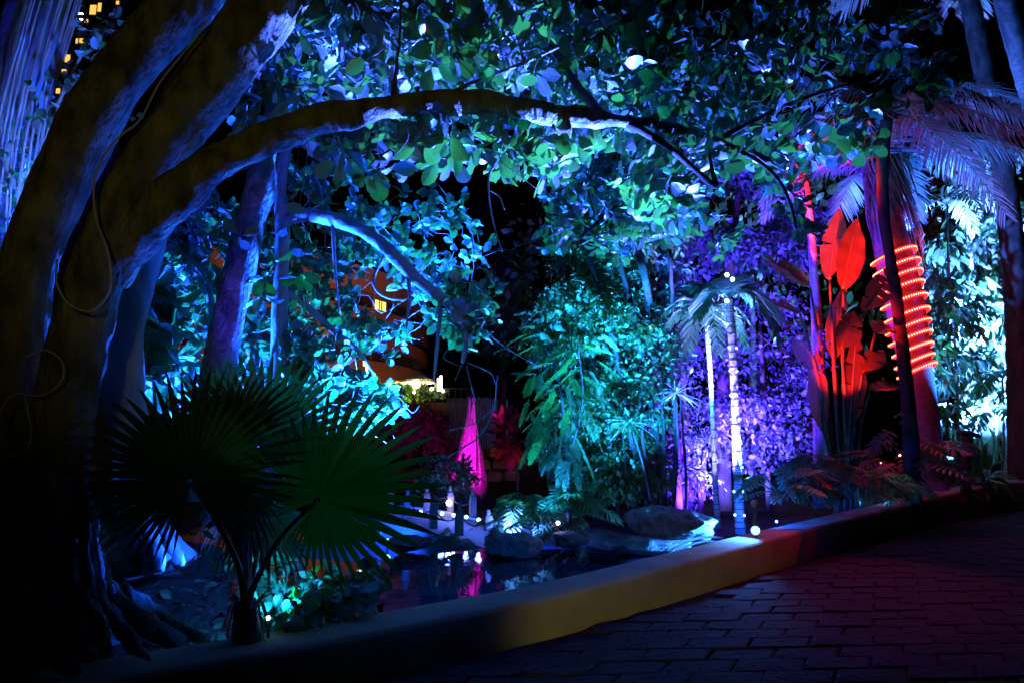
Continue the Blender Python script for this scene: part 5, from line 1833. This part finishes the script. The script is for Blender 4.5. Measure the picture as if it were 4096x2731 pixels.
def dracaena(label, px, py, d, n, L, stem_to):
    c = P(px, py, d)
    t = thing('dracaena', label, 'dracaena', P(stem_to[0], stem_to[1], d), 'spiky rosette plants in the thicket')
    trunk([(stem_to[0], stem_to[1], d, 10), ((px + stem_to[0]) / 2 + 8, (py + stem_to[1]) / 2, d, 8), (px, py, d, 7)], 'stem', M['stem_shaded'], t, 7, 5)
    for k in range(n):
        a_ = RNG.uniform(0, 6.28)
        el = RNG.uniform(-0.5, 1.2)
        d_ = np.array([math.cos(a_) * math.cos(el), math.sin(a_) * math.cos(el), math.sin(el)])
        V, U = [], []
        s_ = unit(np.cross(d_, [0, 0, 1.0]))
        up = np.cross(s_, d_)
        ln = L * RNG.uniform(0.75, 1.1)
        for tt_, w_ in ((0, 0.7), (0.35, 1.0), (0.7, 0.7), (1.0, 0.05)):
            q = c + d_ * ln * tt_ - np.array([0, 0, 1.0]) * 0.35 * ln * tt_ ** 2
            V += [q - s_ * 0.017 * w_ + up * 0.006, q, q + s_ * 0.017 * w_ + up * 0.006]
            U += [[0.2, tt_], [0.5, tt_], [0.8, tt_]]
        Q = []
        for k2 in range(3):
            b_ = 3 * k2
            Q += [[b_, b_ + 1, b_ + 4, b_ + 3], [b_ + 1, b_ + 2, b_ + 5, b_ + 4]]
        mb = MB()
        mb.add(V, Q, U)
        mb.build('leaf', M['leaf_palm'], t)


dracaena('brighter spiky rosette plant in the middle of the thicket', 2520, 1690, 11.4, 40, 0.50, (2600, 2000))
dracaena('dimmer spiky rosette plant right of the brighter one', 2705, 1575, 11.6, 34, 0.48, (2700, 2000))
lamp('flood_rosette', P(2430, 1900, 10.6), ICE, 60, P(2520, 1690, 11.4), 30, 0.6)
# slim bare stems under the thicket
for k, (x0, x1, y1, w_) in enumerate(((2590, 2570, 1750, 20), (2640, 2655, 1720, 16), (2690, 2700, 1650, 14), (2745, 2730, 1700, 12), (2555, 2500, 1850, 10))):
    t = thing('sapling', ['pale straight sapling at the left of the stem group above the boulder', 'second sapling in the stem group above the boulder', 'third thin sapling in the stem group above the boulder',
                          'rightmost sapling of the stem group above the boulder', 'thinnest leaning sapling left of the stem group above the boulder'][k], 'sapling', P(x0, 2070, 11.9), 'bare stems above the boulder')
    trunk([(x0, 2080, 11.9, w_ * 1.1), ((x0 + x1) / 2 + 6, (2080 + y1) / 2, 11.9, w_), (x1, y1, 11.9, w_ * 0.8), (x1 - 20, y1 - 300, 12.1, w_ * 0.5)], 'trunk', M['stem_shaded'], t, 8, 5, 0.05)
    mb = MB()
    cl, _ = blob_points([(x1 - 20, y1 - 260, 12.0, 70, 110, 0.4, 60)])
    scatter(mb, T_ELLI[0], cl, frames(RNG.normal(size=cl.shape), RNG.normal(size=cl.shape)), RNG.uniform(0.08, 0.13, len(cl)))
    mb.build('foliage', M['leaf_thicket'], t, kind='stuff')

# ================================================================== PURPLE planting and lit palms
DS = 1.08
bush('mauve_shrub', 'dense purple lit shrub to the left of the slim white lit palms', 'shrub',
     [(2700, 1230, 12.9, 120, 240, 0.8, 589), (2760, 1500, 13.8, 130, 160, 0.8, 706), (2735, 1900, 12.4, 140, 150, 0.7, 1295), (2820, 1720, 13.2, 100, 110, 0.6, 706), (2670, 960, 13.0, 110, 170, 0.8, 353)],
     T_LANCE, M['leaf_purple'], 0.07, 0.14, 200, stems=[[(2760, 2090, 13.2, 26), (2740, 1700, 13.3, 22), (2720, 1200, 13.8, 15)], [(2800, 2090, 13.2, 22), (2820, 1800, 13.2, 17)]], stem_mat='bark_dark', seedtwigs=80)
bush('mauve_shrub', 'purple lit shrub between the string lit palm and the red paddle leaves', 'shrub',
     [(3060, 1480, 14.2, 170, 170, 0.9, 942), (3080, 1750, 14.0, 180, 150, 0.8, 1178), (3030, 1250, 14.4, 150, 150, 0.8, 471), (3210, 1400, 14.4, 110, 220, 0.8, 589), (3180, 1700, 14.0, 130, 200, 0.8, 706), (2980, 1620, 13.6, 90, 90, 0.6, 353)],
     T_ELLI, M['leaf_purple'], 0.07, 0.15, 200, stems=[[(3080, 2080, 14.0, 26), (3060, 1700, 14.0, 22), (3040, 1300, 14.3, 15)]], stem_mat='bark_dark', seedtwigs=80)
bush('mauve_creeper', 'violet lit climbing leaves on the upper right flank of the thicket', 'creeper',
     [(2690, 1080, 12.2, 90, 150, 0.5, 700), (2740, 1330, 12.4, 80, 130, 0.5, 600), (2640, 860, 12.4, 80, 90, 0.5, 350)], T_ELLI, M['leaf_purple'], 0.07, 0.13, 120, stems=[[(2720, 2060, 12.3, 10), (2730, 1500, 12.2, 9), (2690, 900, 12.2, 6)]], stem_mat='bark_dark', seedtwigs=40)
bush('mauve_tree', 'purple lit tree crown above the slim palms', 'tree',
     [(2960, 720, 14.8, 120, 70, 0.8, 570), (3170, 900, 15.0, 120, 160, 0.8, 798), (2850, 1000, 15.0, 130, 120, 0.8, 608), (3050, 1050, 15, 150, 110, 0.8, 798), (2660, 700, 15, 140, 70, 0.7, 304)],
     T_ELLI, M['leaf_purple'], 0.11, 0.22, 200, stems=[[(2900, 2060, 15.0, 57), (2890, 1400, 15.0, 49), (2940, 900, 15.0, 34), (2960, 700, 15.0, 19)]], stem_mat='bark_dark', seedtwigs=60)


DS = 1.0


def slim_palm(name, label, lst, fronds, nring, crown_d, LL=1.0, group=None):
    pts, rad = pathpx(lst)
    t = thing(name, label, 'palm', pts[0], group)
    mb = MB()
    X_ = catmull(np.concatenate([pts, rad[:, None]], 1), 14)
    rr = X_[:, 3] * (1 + 0.10 * ((np.arange(len(X_)) % 3) == 0))
    tube(mb, X_[:, :3], rr, 12, 1)
    mb.build('trunk', M['palm_bark'], t)
    top = pts[-1]
    # rings
    L = np.linspace(0.03, 0.95, nring)
    for f in L:
        k = int(f * (len(X_) - 1))
        c = X_[k]
        mb = MB()
        tdir = unit(X_[min(k + 1, len(X_) - 1), :3] - X_[max(k - 1, 0), :3])
        tube(mb, [c[:3] - tdir * 0.007, c[:3] + tdir * 0.007], [c[3] * 1.10, c[3] * 1.10], 12, 1)
        mb.build('ring', M['bark_dark'], t)
    for dx, dy, dz, ln, dr in fronds:
        mb = MB()
        feather(mb, top + np.array([0, 0, 0.02]), (dx, dz, dy + 0.75), ln * 1.08, dr * 1.15 + 0.15, 34, 0.34 * LL, 0.034, 0.012, 0.30)
        mb.build('frond', [M['leaf_palm'], M['petiole']], t)
    return t, X_


slim_palm('slim_palm', 'slim white lit palm with a small feathery crown left of the string lit one',
          [(2872, 2110, 11.2, 24), (2862, 1950, 11.2, 22), (2852, 1700, 11.2, 19), (2842, 1500, 11.2, 19), (2832, 1350, 11.2, 20), (2825, 1265, 11.2, 15)],
          [(-0.30, 0.75, -0.5, 1.25, 0.45), (0.35, 1.0, -0.2, 1.2, 0.5), (-1.0, 0.55, -0.3, 1.1, 0.55), (-0.9, 0.15, -0.4, 0.95, 0.65), (-0.1, 0.15, -0.9, 1.2, 1.0), (0.8, 0.45, -0.4, 1.05, 0.7), (-0.6, 0.2, -0.8, 1.05, 1.0), (0.1, 1.0, 0.4, 1.2, 0.3), (0.7, 0.1, 0.5, 1.0, 0.6), (0.5, 0.15, -0.8, 1.0, 1.0), (-0.7, 0.9, 0.2, 1.15, 0.5)], 26, 11.2)
sp2, X2 = slim_palm('string_lit_palm', 'slim palm wound with small blue white string lights',
                    [(2962, 2135, 10.2, 40), (2952, 1950, 10.2, 36), (2944, 1700, 10.2, 32), (2936, 1500, 10.2, 31), (2925, 1300, 10.2, 30), (2918, 1200, 10.2, 26)],
                    [(0.9, 0.7, -0.2, 1.1, 0.8), (-0.9, 0.6, 0.1, 1.0, 0.7), (1.0, 0.2, 0.2, 1.1, 0.7), (0.6, 0.3, -0.7, 1.1, 1.1), (0.2, 1.0, 0.3, 1.0, 0.5), (-0.5, 0.2, 0.7, 0.9, 0.6), (0.8, 0.9, 0.5, 1.1, 0.6), (-0.8, 0.15, -0.5, 0.9, 0.8)], 30, 10.2, 1.0)
# string lights
st_ = thing('string_lights', 'small blue white string lights spaced along the slim palm trunk', 'string lights', X2[0, :3])
for (px_, py_) in ((2908, 1100), (2930, 1118), (2907, 1204), (2909, 1298), (2916, 1390), (2946, 1392), (2920, 1482), (2948, 1484), (2922, 1580), (2926, 1676), (2960, 1675), (2932, 1770), (2964, 1772), (2968, 1867), (2936, 1964), (2971, 1964), (2940, 2058), (2977, 2060), (3106, 2084)):
    mb = MB()
    ball(mb, P(px_, py_, 10.05), (9 if py_ < 1250 else 5.2) * 10 / F, 8)
    mb.build('bulb', M['glow_cyan'] if py_ > 1250 else M['glow_ice'], st_)
for sgn in (-1, 1):
    mb = MB()
    tube(mb, [P(2943 + sgn * 18 - (2135 - y_) * 0.045 + 20, y_, 10.1) for y_ in (2100, 1900, 1700, 1500, 1300, 1200)], 0.004, 4, 3)
    mb.build('cord', M['dark_metal'], st_)
lamp('string_light_glow', P(2905, 1110, 9.9), ICE, 26)
lamp('flood_palm_white', P(2870, 2095, 10.6), (0.45, 0.50, 1.0), 520, P(2850, 1500, 11.2), 50, 0.7)

# ================================================================== bird of paradise, red lit
DS = 1.36
bp = thing('bird_of_paradise', 'tall paddle leaved giant bird of paradise lit red from below', 'plant', P(3385, 2040, 9.2 * DS) * np.array([1, 1, 0]))


def bop(base, b0, t0, d, wpx, nrm, tears, bend, seed, bp_d=9.2, label=None):
    d, bp_d = d * DS, bp_d * DS
    a0, a1 = P(b0[0], b0[1], d), P(t0[0], t0[1], d + 0.1)
    mb = MB()
    paddle(mb, a0, a1, np.array(nrm, float), wpx * d / F, tears, bend, 0.22, seed)
    lf = mb.build('leaf', [M['leaf_paddle'], M['petiole']], bp)
    if label:
        lf['label'] = label
    mb = MB()
    b_ = P(base[0], base[1], bp_d)
    mid = b_ * 0.45 + a0 * 0.55
    mid[2] += 0.15
    mid[0] = b_[0] * 0.6 + a0[0] * 0.4
    tube(mb, [b_, mid, a0], [0.048, 0.034, 0.02], 8, 6)
    mb.build('petiole', M['petiole'], bp, parent=lf)


bop((3370, 2010), (3318, 1118), (3358, 840), 9.2, 100, (-0.6, -0.75, -0.35), 1, -0.03, 1)
bop((3390, 2010), (3372, 1156), (3432, 870), 9.0, 116, (-0.1, -0.9, -0.35), 0, 0.02, 2)
bop((3380, 2010), (3335, 1440), (3365, 1150), 9.3, 90, (-0.7, -0.7, -0.3), 2, 0.02, 3)
bop((3400, 2010), (3365, 1395), (3420, 1245), 8.9, 120, (0.3, -0.9, 0.3), 2, 0.10, 4, label='pale torn paddle leaf catching the white light')
bop((3410, 2010), (3455, 1245), (3590, 1060), 9.1, 110, (0.5, -0.7, 0.5), 3, 0.05, 5)
bop((3360, 2010), (3240, 1150), (3060, 1010), 9.4, 95, (-0.4, -0.6, 0.8), 3, 0.10, 6, label='arching blue lit paddle leaf')
bop((3355, 2010), (3200, 1255), (2990, 1165), 9.2, 80, (-0.35, -0.6, 0.9), 4, 0.10, 7, label='lower arching blue lit paddle leaf')
bop((3400, 2010), (3400, 1700), (3425, 1330), 9.0, 110, (0.1, -0.9, -0.3), 2, 0.0, 8)
bop((3410, 2010), (3450, 1490), (3540, 1380), 9.0, 90, (0.2, -0.6, 0.8), 3, 0.25, 9)
bop((3420, 2010), (3480, 1560), (3600, 1520), 9.0, 80, (0.1, -0.6, 0.9), 3, 0.25, 10)
bop((3350, 2010), (3250, 1480), (3170, 1345), 9.5, 60, (-0.6, -0.6, 0.6), 2, 0.05, 11)
bop((3420, 2010), (3500, 1330), (3580, 1290), 9.15, 110, (0.1, -0.7, 0.7), 4, 0.3, 12)
bop((3350, 2010), (3290, 1720), (3262, 1400), 9.2, 85, (-0.7, -0.6, 0.2), 2, 0.0, 13)
mb = MB()
for x_ in (3350, 3375, 3400, 3420):
    tube(mb, [P(x_, 2120, 9.25 * DS), P(x_ + 4, 2000, 9.2 * DS), P((x_ + 3385) / 2, 1900, 9.2 * DS)], [0.08, 0.075, 0.04], 8, 4, 0.06)
mb.build('pseudostem', M['petiole'], bp)
# red lit slender trunks
for k, (q, lb) in enumerate((([(3290, 2030, 9.8, 44), (3285, 1600, 9.8, 34), (3270, 1250, 9.8, 28), (3245, 900, 9.8, 24), (3225, 720, 9.8, 18)], 'red lit slender palm trunk left of the red paddle leaves'),
                             ([(3262, 2030, 10.1, 20), (3258, 1500, 10.1, 16), (3240, 1000, 10.1, 14), (3220, 780, 10.1, 10)], 'thinner dim trunk just left of the red lit slender one'))):
    pts, rad = pathpx(q)
    t = thing('slender_palm', lb, 'palm', pts[0])
    mb = MB()
    tube(mb, pts, rad, 10, 8, 0.04)
    mb.build('trunk', M['palm_bark'], t)
    for a_ in (2.2, 3.6):
        mb = MB()
        feather(mb, pts[-1], (math.cos(a_), math.sin(a_), 0.6), 0.9 * DS, 0.7, 24, 0.3 * DS, 0.034, 0.01, 0.4)
        mb.build('frond', [M['leaf_palm'], M['petiole']], t)
philo_clump('dark green lobed philodendron under the bird of paradise', 3320, 1960, 11.4, 22, 0.52, 5)
philo_clump('lobed philodendron between the string lit palm and the kerb wall', 3120, 1985, 10.0, 20, 0.40, 6)
philo_clump('broad lobed philodendron at the foot of the rope lit palm', 3640, 1900, 13.4, 24, 0.62, 7)
philo_clump('small lobed philodendron near the kerb left of the rope lit palm', 3480, 1975, 12.2, 16, 0.46, 8)

lamp('flood_lobed', P(3010, 2060, 9.2), CYAN, 260, P(3120, 1930, 10.0), 120, 0.6, 0.04)
lamp('flood_lobed', P(3560, 2010, 12.6), (0.02, 0.25, 0.8), 160, P(3480, 1900, 12.4), 150, 0.6, 0.04)
# ================================================================== palm with red rope light
DS = 1.5
rp = [(3740, 2010, 10.0, 118), (3722, 1900, 10.0, 112), (3700, 1700, 10.0, 108), (3680, 1540, 10.0, 110), (3655, 1420, 10.0, 124), (3630, 1280, 10.0, 140), (3600, 1130, 10.0, 146), (3570, 1000, 10.0, 140), (3545, 860, 10.0, 120), (3540, 700, 10.0, 100)]
pts, rad = pathpx(rp)
rpalm = thing('royal_palm', 'thick palm wound with a glowing red rope light', 'palm', pts[0])
mb = MB()
Xr, Rr = tube(mb, pts, rad, 18, 8, 0.015)
mb.build('trunk', M['palm_bark'], rpalm)
for k in range(10):
    a_ = k / 10 * 6.28 + 0.3
    mb = MB()
    feather(mb, pts[-1] + np.array([0, 0, 0.1]), (math.cos(a_), math.sin(a_) * 0.8, RNG.uniform(0.4, 1.1)), 2.5 * DS, RNG.uniform(0.6, 0.95), 52, 0.5 * DS, 0.042, 0.03, 0.45)
    mb.build('frond', [M['leaf_palm'], M['petiole']], rpalm)
mb = MB()
for k in range(170):       # dry thatch skirt
    a_ = RNG.uniform(0, 6.28)
    h_ = RNG.uniform(-0.3, 0.6)
    c = pts[-1] + np.array([0.21 * math.cos(a_), 0.21 * math.sin(a_), h_ * 1.5])
    L = RNG.uniform(1.0, 2.2)
    e = c + np.array([0.25 * math.cos(a_), 0.25 * math.sin(a_), -L * 0.4])
    f = c + np.array([0.22 * math.cos(a_) + 0.25, 0.26 * math.sin(a_), -L])
    tube(mb, [c, e, f], [0.018, 0.014, 0.003], 4, 4)
mb.build('thatch', M['husk'], rpalm)
# rope light spiral
rope = thing('rope_light', 'red rope light wound in a spiral round the thick palm trunk', 'rope light', P(3680, 1530, 9.8 * DS))
iu = [k for k in range(len(Xr)) if P(0, 1500, 10 * DS)[2] < Xr[k][2] < P(0, 985, 10 * DS)[2]]
i0, i1 = iu[0], iu[-1]
turns = 11
S = 400
V = []
for q in range(S + 1):
    f = i0 + (i1 - i0) * q / S
    k = min(int(f), len(Xr) - 2)
    c = Xr[k] * (1 - f + k) + Xr[k + 1] * (f - k)
    r_ = Rr[k] * (1 - f + k) + Rr[k + 1] * (f - k)
    a_ = 2 * math.pi * turns * q / S + 0.35 * math.sin(q * 0.043)
    r_ = r_ * (1 + 0.02 * math.sin(q * 0.31) + 0.015 * math.sin(q * 0.117))
    V.append(c + (r_ * 1.02 + 0.022) * np.array([math.cos(a_), -math.sin(a_), 0]) + np.array([0, 0, 0.20 * math.cos(a_ - 0.5)]))
V = np.array(V)
mb = MB()
tube(mb, V, 0.044, 7, 1)
mb.build('rope', M['glow_rope'], rope)
mb = MB()
dens = catmull(V, 3)
for q in range(0, len(dens), 2):
    T_ = dens[min(q + 1, len(dens) - 1)] - dens[max(q - 1, 0)]
    out_ = dens[q] - Xr[min(int(i0 + (i1 - i0) * q / len(dens)), len(Xr) - 1)]
    out_[2] = 0
    ball(mb, dens[q] + unit(out_) * 0.030, 0.024, 5)
mb.build('diodes', M['glow_rope_core'], rope, kind='stuff')
lamp('rope_glow', P(3560, 1250, 9.3 * DS), RED, 40)
# grey-blue light on the lower trunk
lamp('flood_trunk', P(3805, 1850, 10.0 * DS), CYAN, 160, P(3705, 1720, 10.0 * DS), 50, 0.7)

# dark slim trunk standing in front of it
dt = thing('dark_slim_palm', 'dark slim ringed trunk crossing in front of the red rope light', 'palm', P(3650, 2020, 8.5 * DS))
trunk([(3655, 2040, 8.5, 62), (3645, 1800, 8.5, 58), (3632, 1600, 8.5, 52), (3605, 1350, 8.5, 48), (3580, 1150, 8.5, 44), (3555, 1000, 8.5, 42), (3535, 850, 8.5, 44), (3530, 650, 8.5, 50), (3545, 480, 8.5, 50)], 'trunk', M['bark_dark'], dt, 12, 9, 0.03)
dtop = P(3548, 450, 8.5 * DS)
for k, (dx, dz, dy, ln, dr) in enumerate([(1.0, 0.5, -0.2, 2.3, 0.75), (0.9, 0.1, 0.3, 2.0, 0.7), (-1.0, 0.5, 0.2, 1.8, 0.7), (0.4, 0.5, -0.9, 1.5, 0.8), (-0.5, 0.3, -0.6, 1.3, 0.8), (0.6, 0.9, 0.5, 2.2, 0.55), (-0.5, 0.9, 0.3, 1.9, 0.5),
                                          (1.0, 0.25, -0.5, 2.1, 0.95), (-0.9, 0.1, -0.1, 1.2, 0.8), (0.1, 0.6, 0.9, 1.8, 0.5), (0.8, 0.75, 0.0, 2.6, 0.7), (-0.75, 0.3, 0.6, 1.6, 0.6)]):
    mb = MB()
    feather(mb, dtop, (dx, dy, dz), ln * DS, dr, 50, 0.5 * DS, 0.04, 0.022, 0.40)
    mb.build('frond', [M['leaf_palm'], M['petiole']], dt)

DS = 2.75
# front right palms, trunks only in view
for lb, q, mat in (('ringed olive grey palm trunk at the right, nearer the middle', [(4090, 2100, 6.2, 100), (4085, 1700, 6.2, 94), (4072, 1300, 6.2, 90), (4050, 1000, 6.2, 88), (4010, 650, 6.2, 84), (3950, 350, 6.2, 80), (3890, 60, 6.2, 78), (3850, -120, 6.2, 76)], 'bark_dark'),
                   ('blue edged palm trunk crossing the top right corner', [(4230, 1500, 5.6, 90), (4200, 900, 5.6, 86), (4150, 500, 5.6, 84), (4085, 250, 5.6, 80), (4020, 20, 5.6, 78), (3980, -150, 5.6, 76)], 'palm_bark')):
    pts, rad = pathpx(q)
    t = thing('front_palm', lb, 'palm', pts[0])
    X_ = catmull(np.concatenate([pts, rad[:, None]], 1), 12)
    mb = MB()
    tube(mb, X_[:, :3], X_[:, 3] * (1 + 0.05 * ((np.arange(len(X_)) % 4) == 0)), 14, 1)
    mb.build('trunk', M[mat], t)
    for k in range(6):
        a_ = k / 6 * 6.28
        mb = MB()
        feather(mb, pts[-1] + np.array([0, 0, 0.3]), (math.cos(a_), math.sin(a_), 0.9), 5.5, 0.5, 40, 1.2, 0.07, 0.04, 0.3)
        mb.build('frond', [M['leaf_palm'], M['petiole']], t)
lamp('flood_front_palm', P(4400, 700, 13.0), (0.05, 0.2, 1.0), 120, P(4060, 150, 15.4), 50, 0.7)
DS = 1.5

# ================================================================== RIGHT: brilliant cyan foliage
DS = 1.64
bush('weeping_tree', 'brilliant white blue lit tree with hanging waxy leaves at the right edge', 'tree',
     [(3840, 1180, 12.6, 130, 130, 0.8, 330), (3950, 1000, 12.8, 150, 150, 0.8, 360), (3990, 1350, 12.4, 120, 160, 0.8, 330), (3880, 1450, 12.2, 130, 100, 0.7, 260), (3770, 1300, 12.2, 80, 160, 0.6, 260), (4040, 1150, 12.4, 90, 200, 0.8, 260), (3900, 780, 12.8, 150, 120, 0.8, 220), (3990, 1600, 12.2, 90, 120, 0.6, 200), (3850, 1680, 12.4, 120, 120, 0.6, 200), (3960, 1780, 12.5, 120, 110, 0.6, 180), (4060, 1450, 12.4, 70, 200, 0.6, 200), (3800, 1000, 12.8, 120, 150, 0.7, 200), (3930, 1250, 12.0, 130, 200, 0.5, 360), (4000, 900, 12.2, 90, 160, 0.5, 200)],
     T_LANCE, M['leaf_right'], 0.17, 0.32, 300, stems=[[(3935, 1990, 12.6, 26), (3925, 1700, 12.6, 22), (3905, 1300, 12.6, 18), (3900, 900, 12.7, 12)], [(4040, 1990, 12.4, 34), (4025, 1600, 12.4, 28), (3990, 1200, 12.4, 20), (3960, 900, 12.6, 12)]],
     stem_mat='bark_pale', seedtwigs=140, droop=1.0)
DS = 1.5
bush('red_tinged_tree', 'dark leaved tree tinged red and green right of the rope lit palm', 'tree',
     [(3770, 1430, 11.4, 90, 130, 0.6, 420), (3730, 1650, 11.6, 80, 110, 0.5, 300), (3800, 1250, 11.6, 80, 120, 0.5, 240), (3720, 1180, 11.6, 60, 150, 0.5, 220)],
     T_LANCE, M['leaf_thicket'], 0.13, 0.25, 200, stems=[[(3835, 2000, 11.6, 14), (3832, 1700, 11.6, 12), (3815, 1300, 11.6, 10), (3790, 1000, 11.6, 7)]], stem_mat='bark_pale', seedtwigs=70, droop=0.8)
for k, (x_, y_, lb) in enumerate(((3985, 1640, 'young palm with one bright white frond at the right'), (4010, 1500, 'young palm sapling with drooping fronds at the right edge'), (3790, 820, 'feathery palm crown glowing pale blue upper right'))):
    d_ = (12.3, 12.0, 12.2)[k] * DS
    t = thing('young_palm', lb, 'palm', P(x_, 1990, d_))
    trunk([(x_ - 5, 2000, d_ / DS, 12), (x_ + 4, (2000 + y_) / 2, d_ / DS, 10), (x_, y_, d_ / DS, 8)], 'trunk', M['petiole'], t, 7, 5)
    for a_ in np.linspace(0, 6.28, 8)[:-1]:
        mb = MB()
        feather(mb, P(x_, y_, d_), (math.cos(a_), math.sin(a_) * 0.8 - 0.2, 0.7), (0.95 + 0.5 * (k == 2)) * DS, 0.9, 18, 0.32 * DS, 0.07, 0.008, 0.4, None, 0.15, 1, 0.5, 'wide')
        mb.build('frond', [M['leaf_palm'], M['petiole']], t)
t = thing('palm_stump', 'black cut stump with a tilted top at the right', 'stump', P(3860, 2000, 9.6 * DS))
trunk([(3860, 2040, 9.6, 36), (3862, 1900, 9.6, 34), (3868, 1800, 9.6, 34), (3872, 1745, 9.6, 40)], 'trunk', M['bark_dark'], t, 12, 5, 0.06)
mb = MB()
box(mb, P(3876, 1735, 9.6 * DS), (0.33, 0.27, 0.07), np.array(rotz(0.3)) @ np.array([[0.96, 0, 0.28], [0, 1, 0], [-0.28, 0, 0.96]]), 0, 0.015)
mb.build('cut_cap', M['bark_dark'], t)
bush('grass_palm', 'low bright green spiky ground palm behind the kerb at the right', 'palm', [(3940, 1900, 10.4, 60, 50, 0.3, 130)], T_LANCE, M['leaf_pinnate'], 0.2, 0.4, 60, droop=-0.6, out=1.2, seedtwigs=0)
for k, x_ in enumerate((3905, 3960, 4060)):
    t = thing('pale_trunk', ['slim violet grey trunk right of the black stump', 'thicker pale trunk behind the spiky ground palm', 'dark edged trunk beside the rightmost palm'][k], 'tree', P(x_, 2000, 13.5 * DS), 'far trunks at the right')
    trunk([(x_ + 8, 2010, 13.5, 26), (x_ + 2, 1700, 13.5, 24), (x_ - 16, 1200, 13.5, 22), (x_ - 40, 700, 13.5, 16)], 'trunk', M['bark_pale'], t, 10, 6, 0.04)
    mb = MB()
    cl, _ = blob_points([(x_ - 40, 680, 13.5, 110, 120, 0.8, 160)])
    scatter(mb, T_LANCE[0], cl, frames(RNG.normal(size=cl.shape) * 0.5 + np.array([0, 0, -0.6]), RNG.normal(size=cl.shape)), RNG.uniform(0.22, 0.45, len(cl)))
    mb.build('foliage', M['leaf_right'], t, kind='stuff')
# warm points far behind the right planting
GLB = ['tiny warm far light left of the black stump', 'tiny warm far light at the middle of the black stump', 'tiny warm far light left of the rope palm foot, higher', 'tiny warm far light just left of the rope palm foot, lower',
       'tiny warm far light right of the black stump foot', 'tiny warm far light low above the kerb by the stump', 'tiny warm far light above the stump top', 'tiny warm far light under the red paddle leaves']
for k, (x_, y_) in enumerate(((3820, 1800), (3842, 1835), (3560, 1750), (3600, 1820), (3860, 1870), (3790, 1990), (3815, 1690), (3520, 1850))):
    globe(x_, y_, 30, 4, M['glow_warm'], GLB[k], 'tiny far garden lights', 0.6)
lamp('garden_warm', P(3830, 1850, 25), WARM, 160, None)
print('built', len(bpy.data.objects))
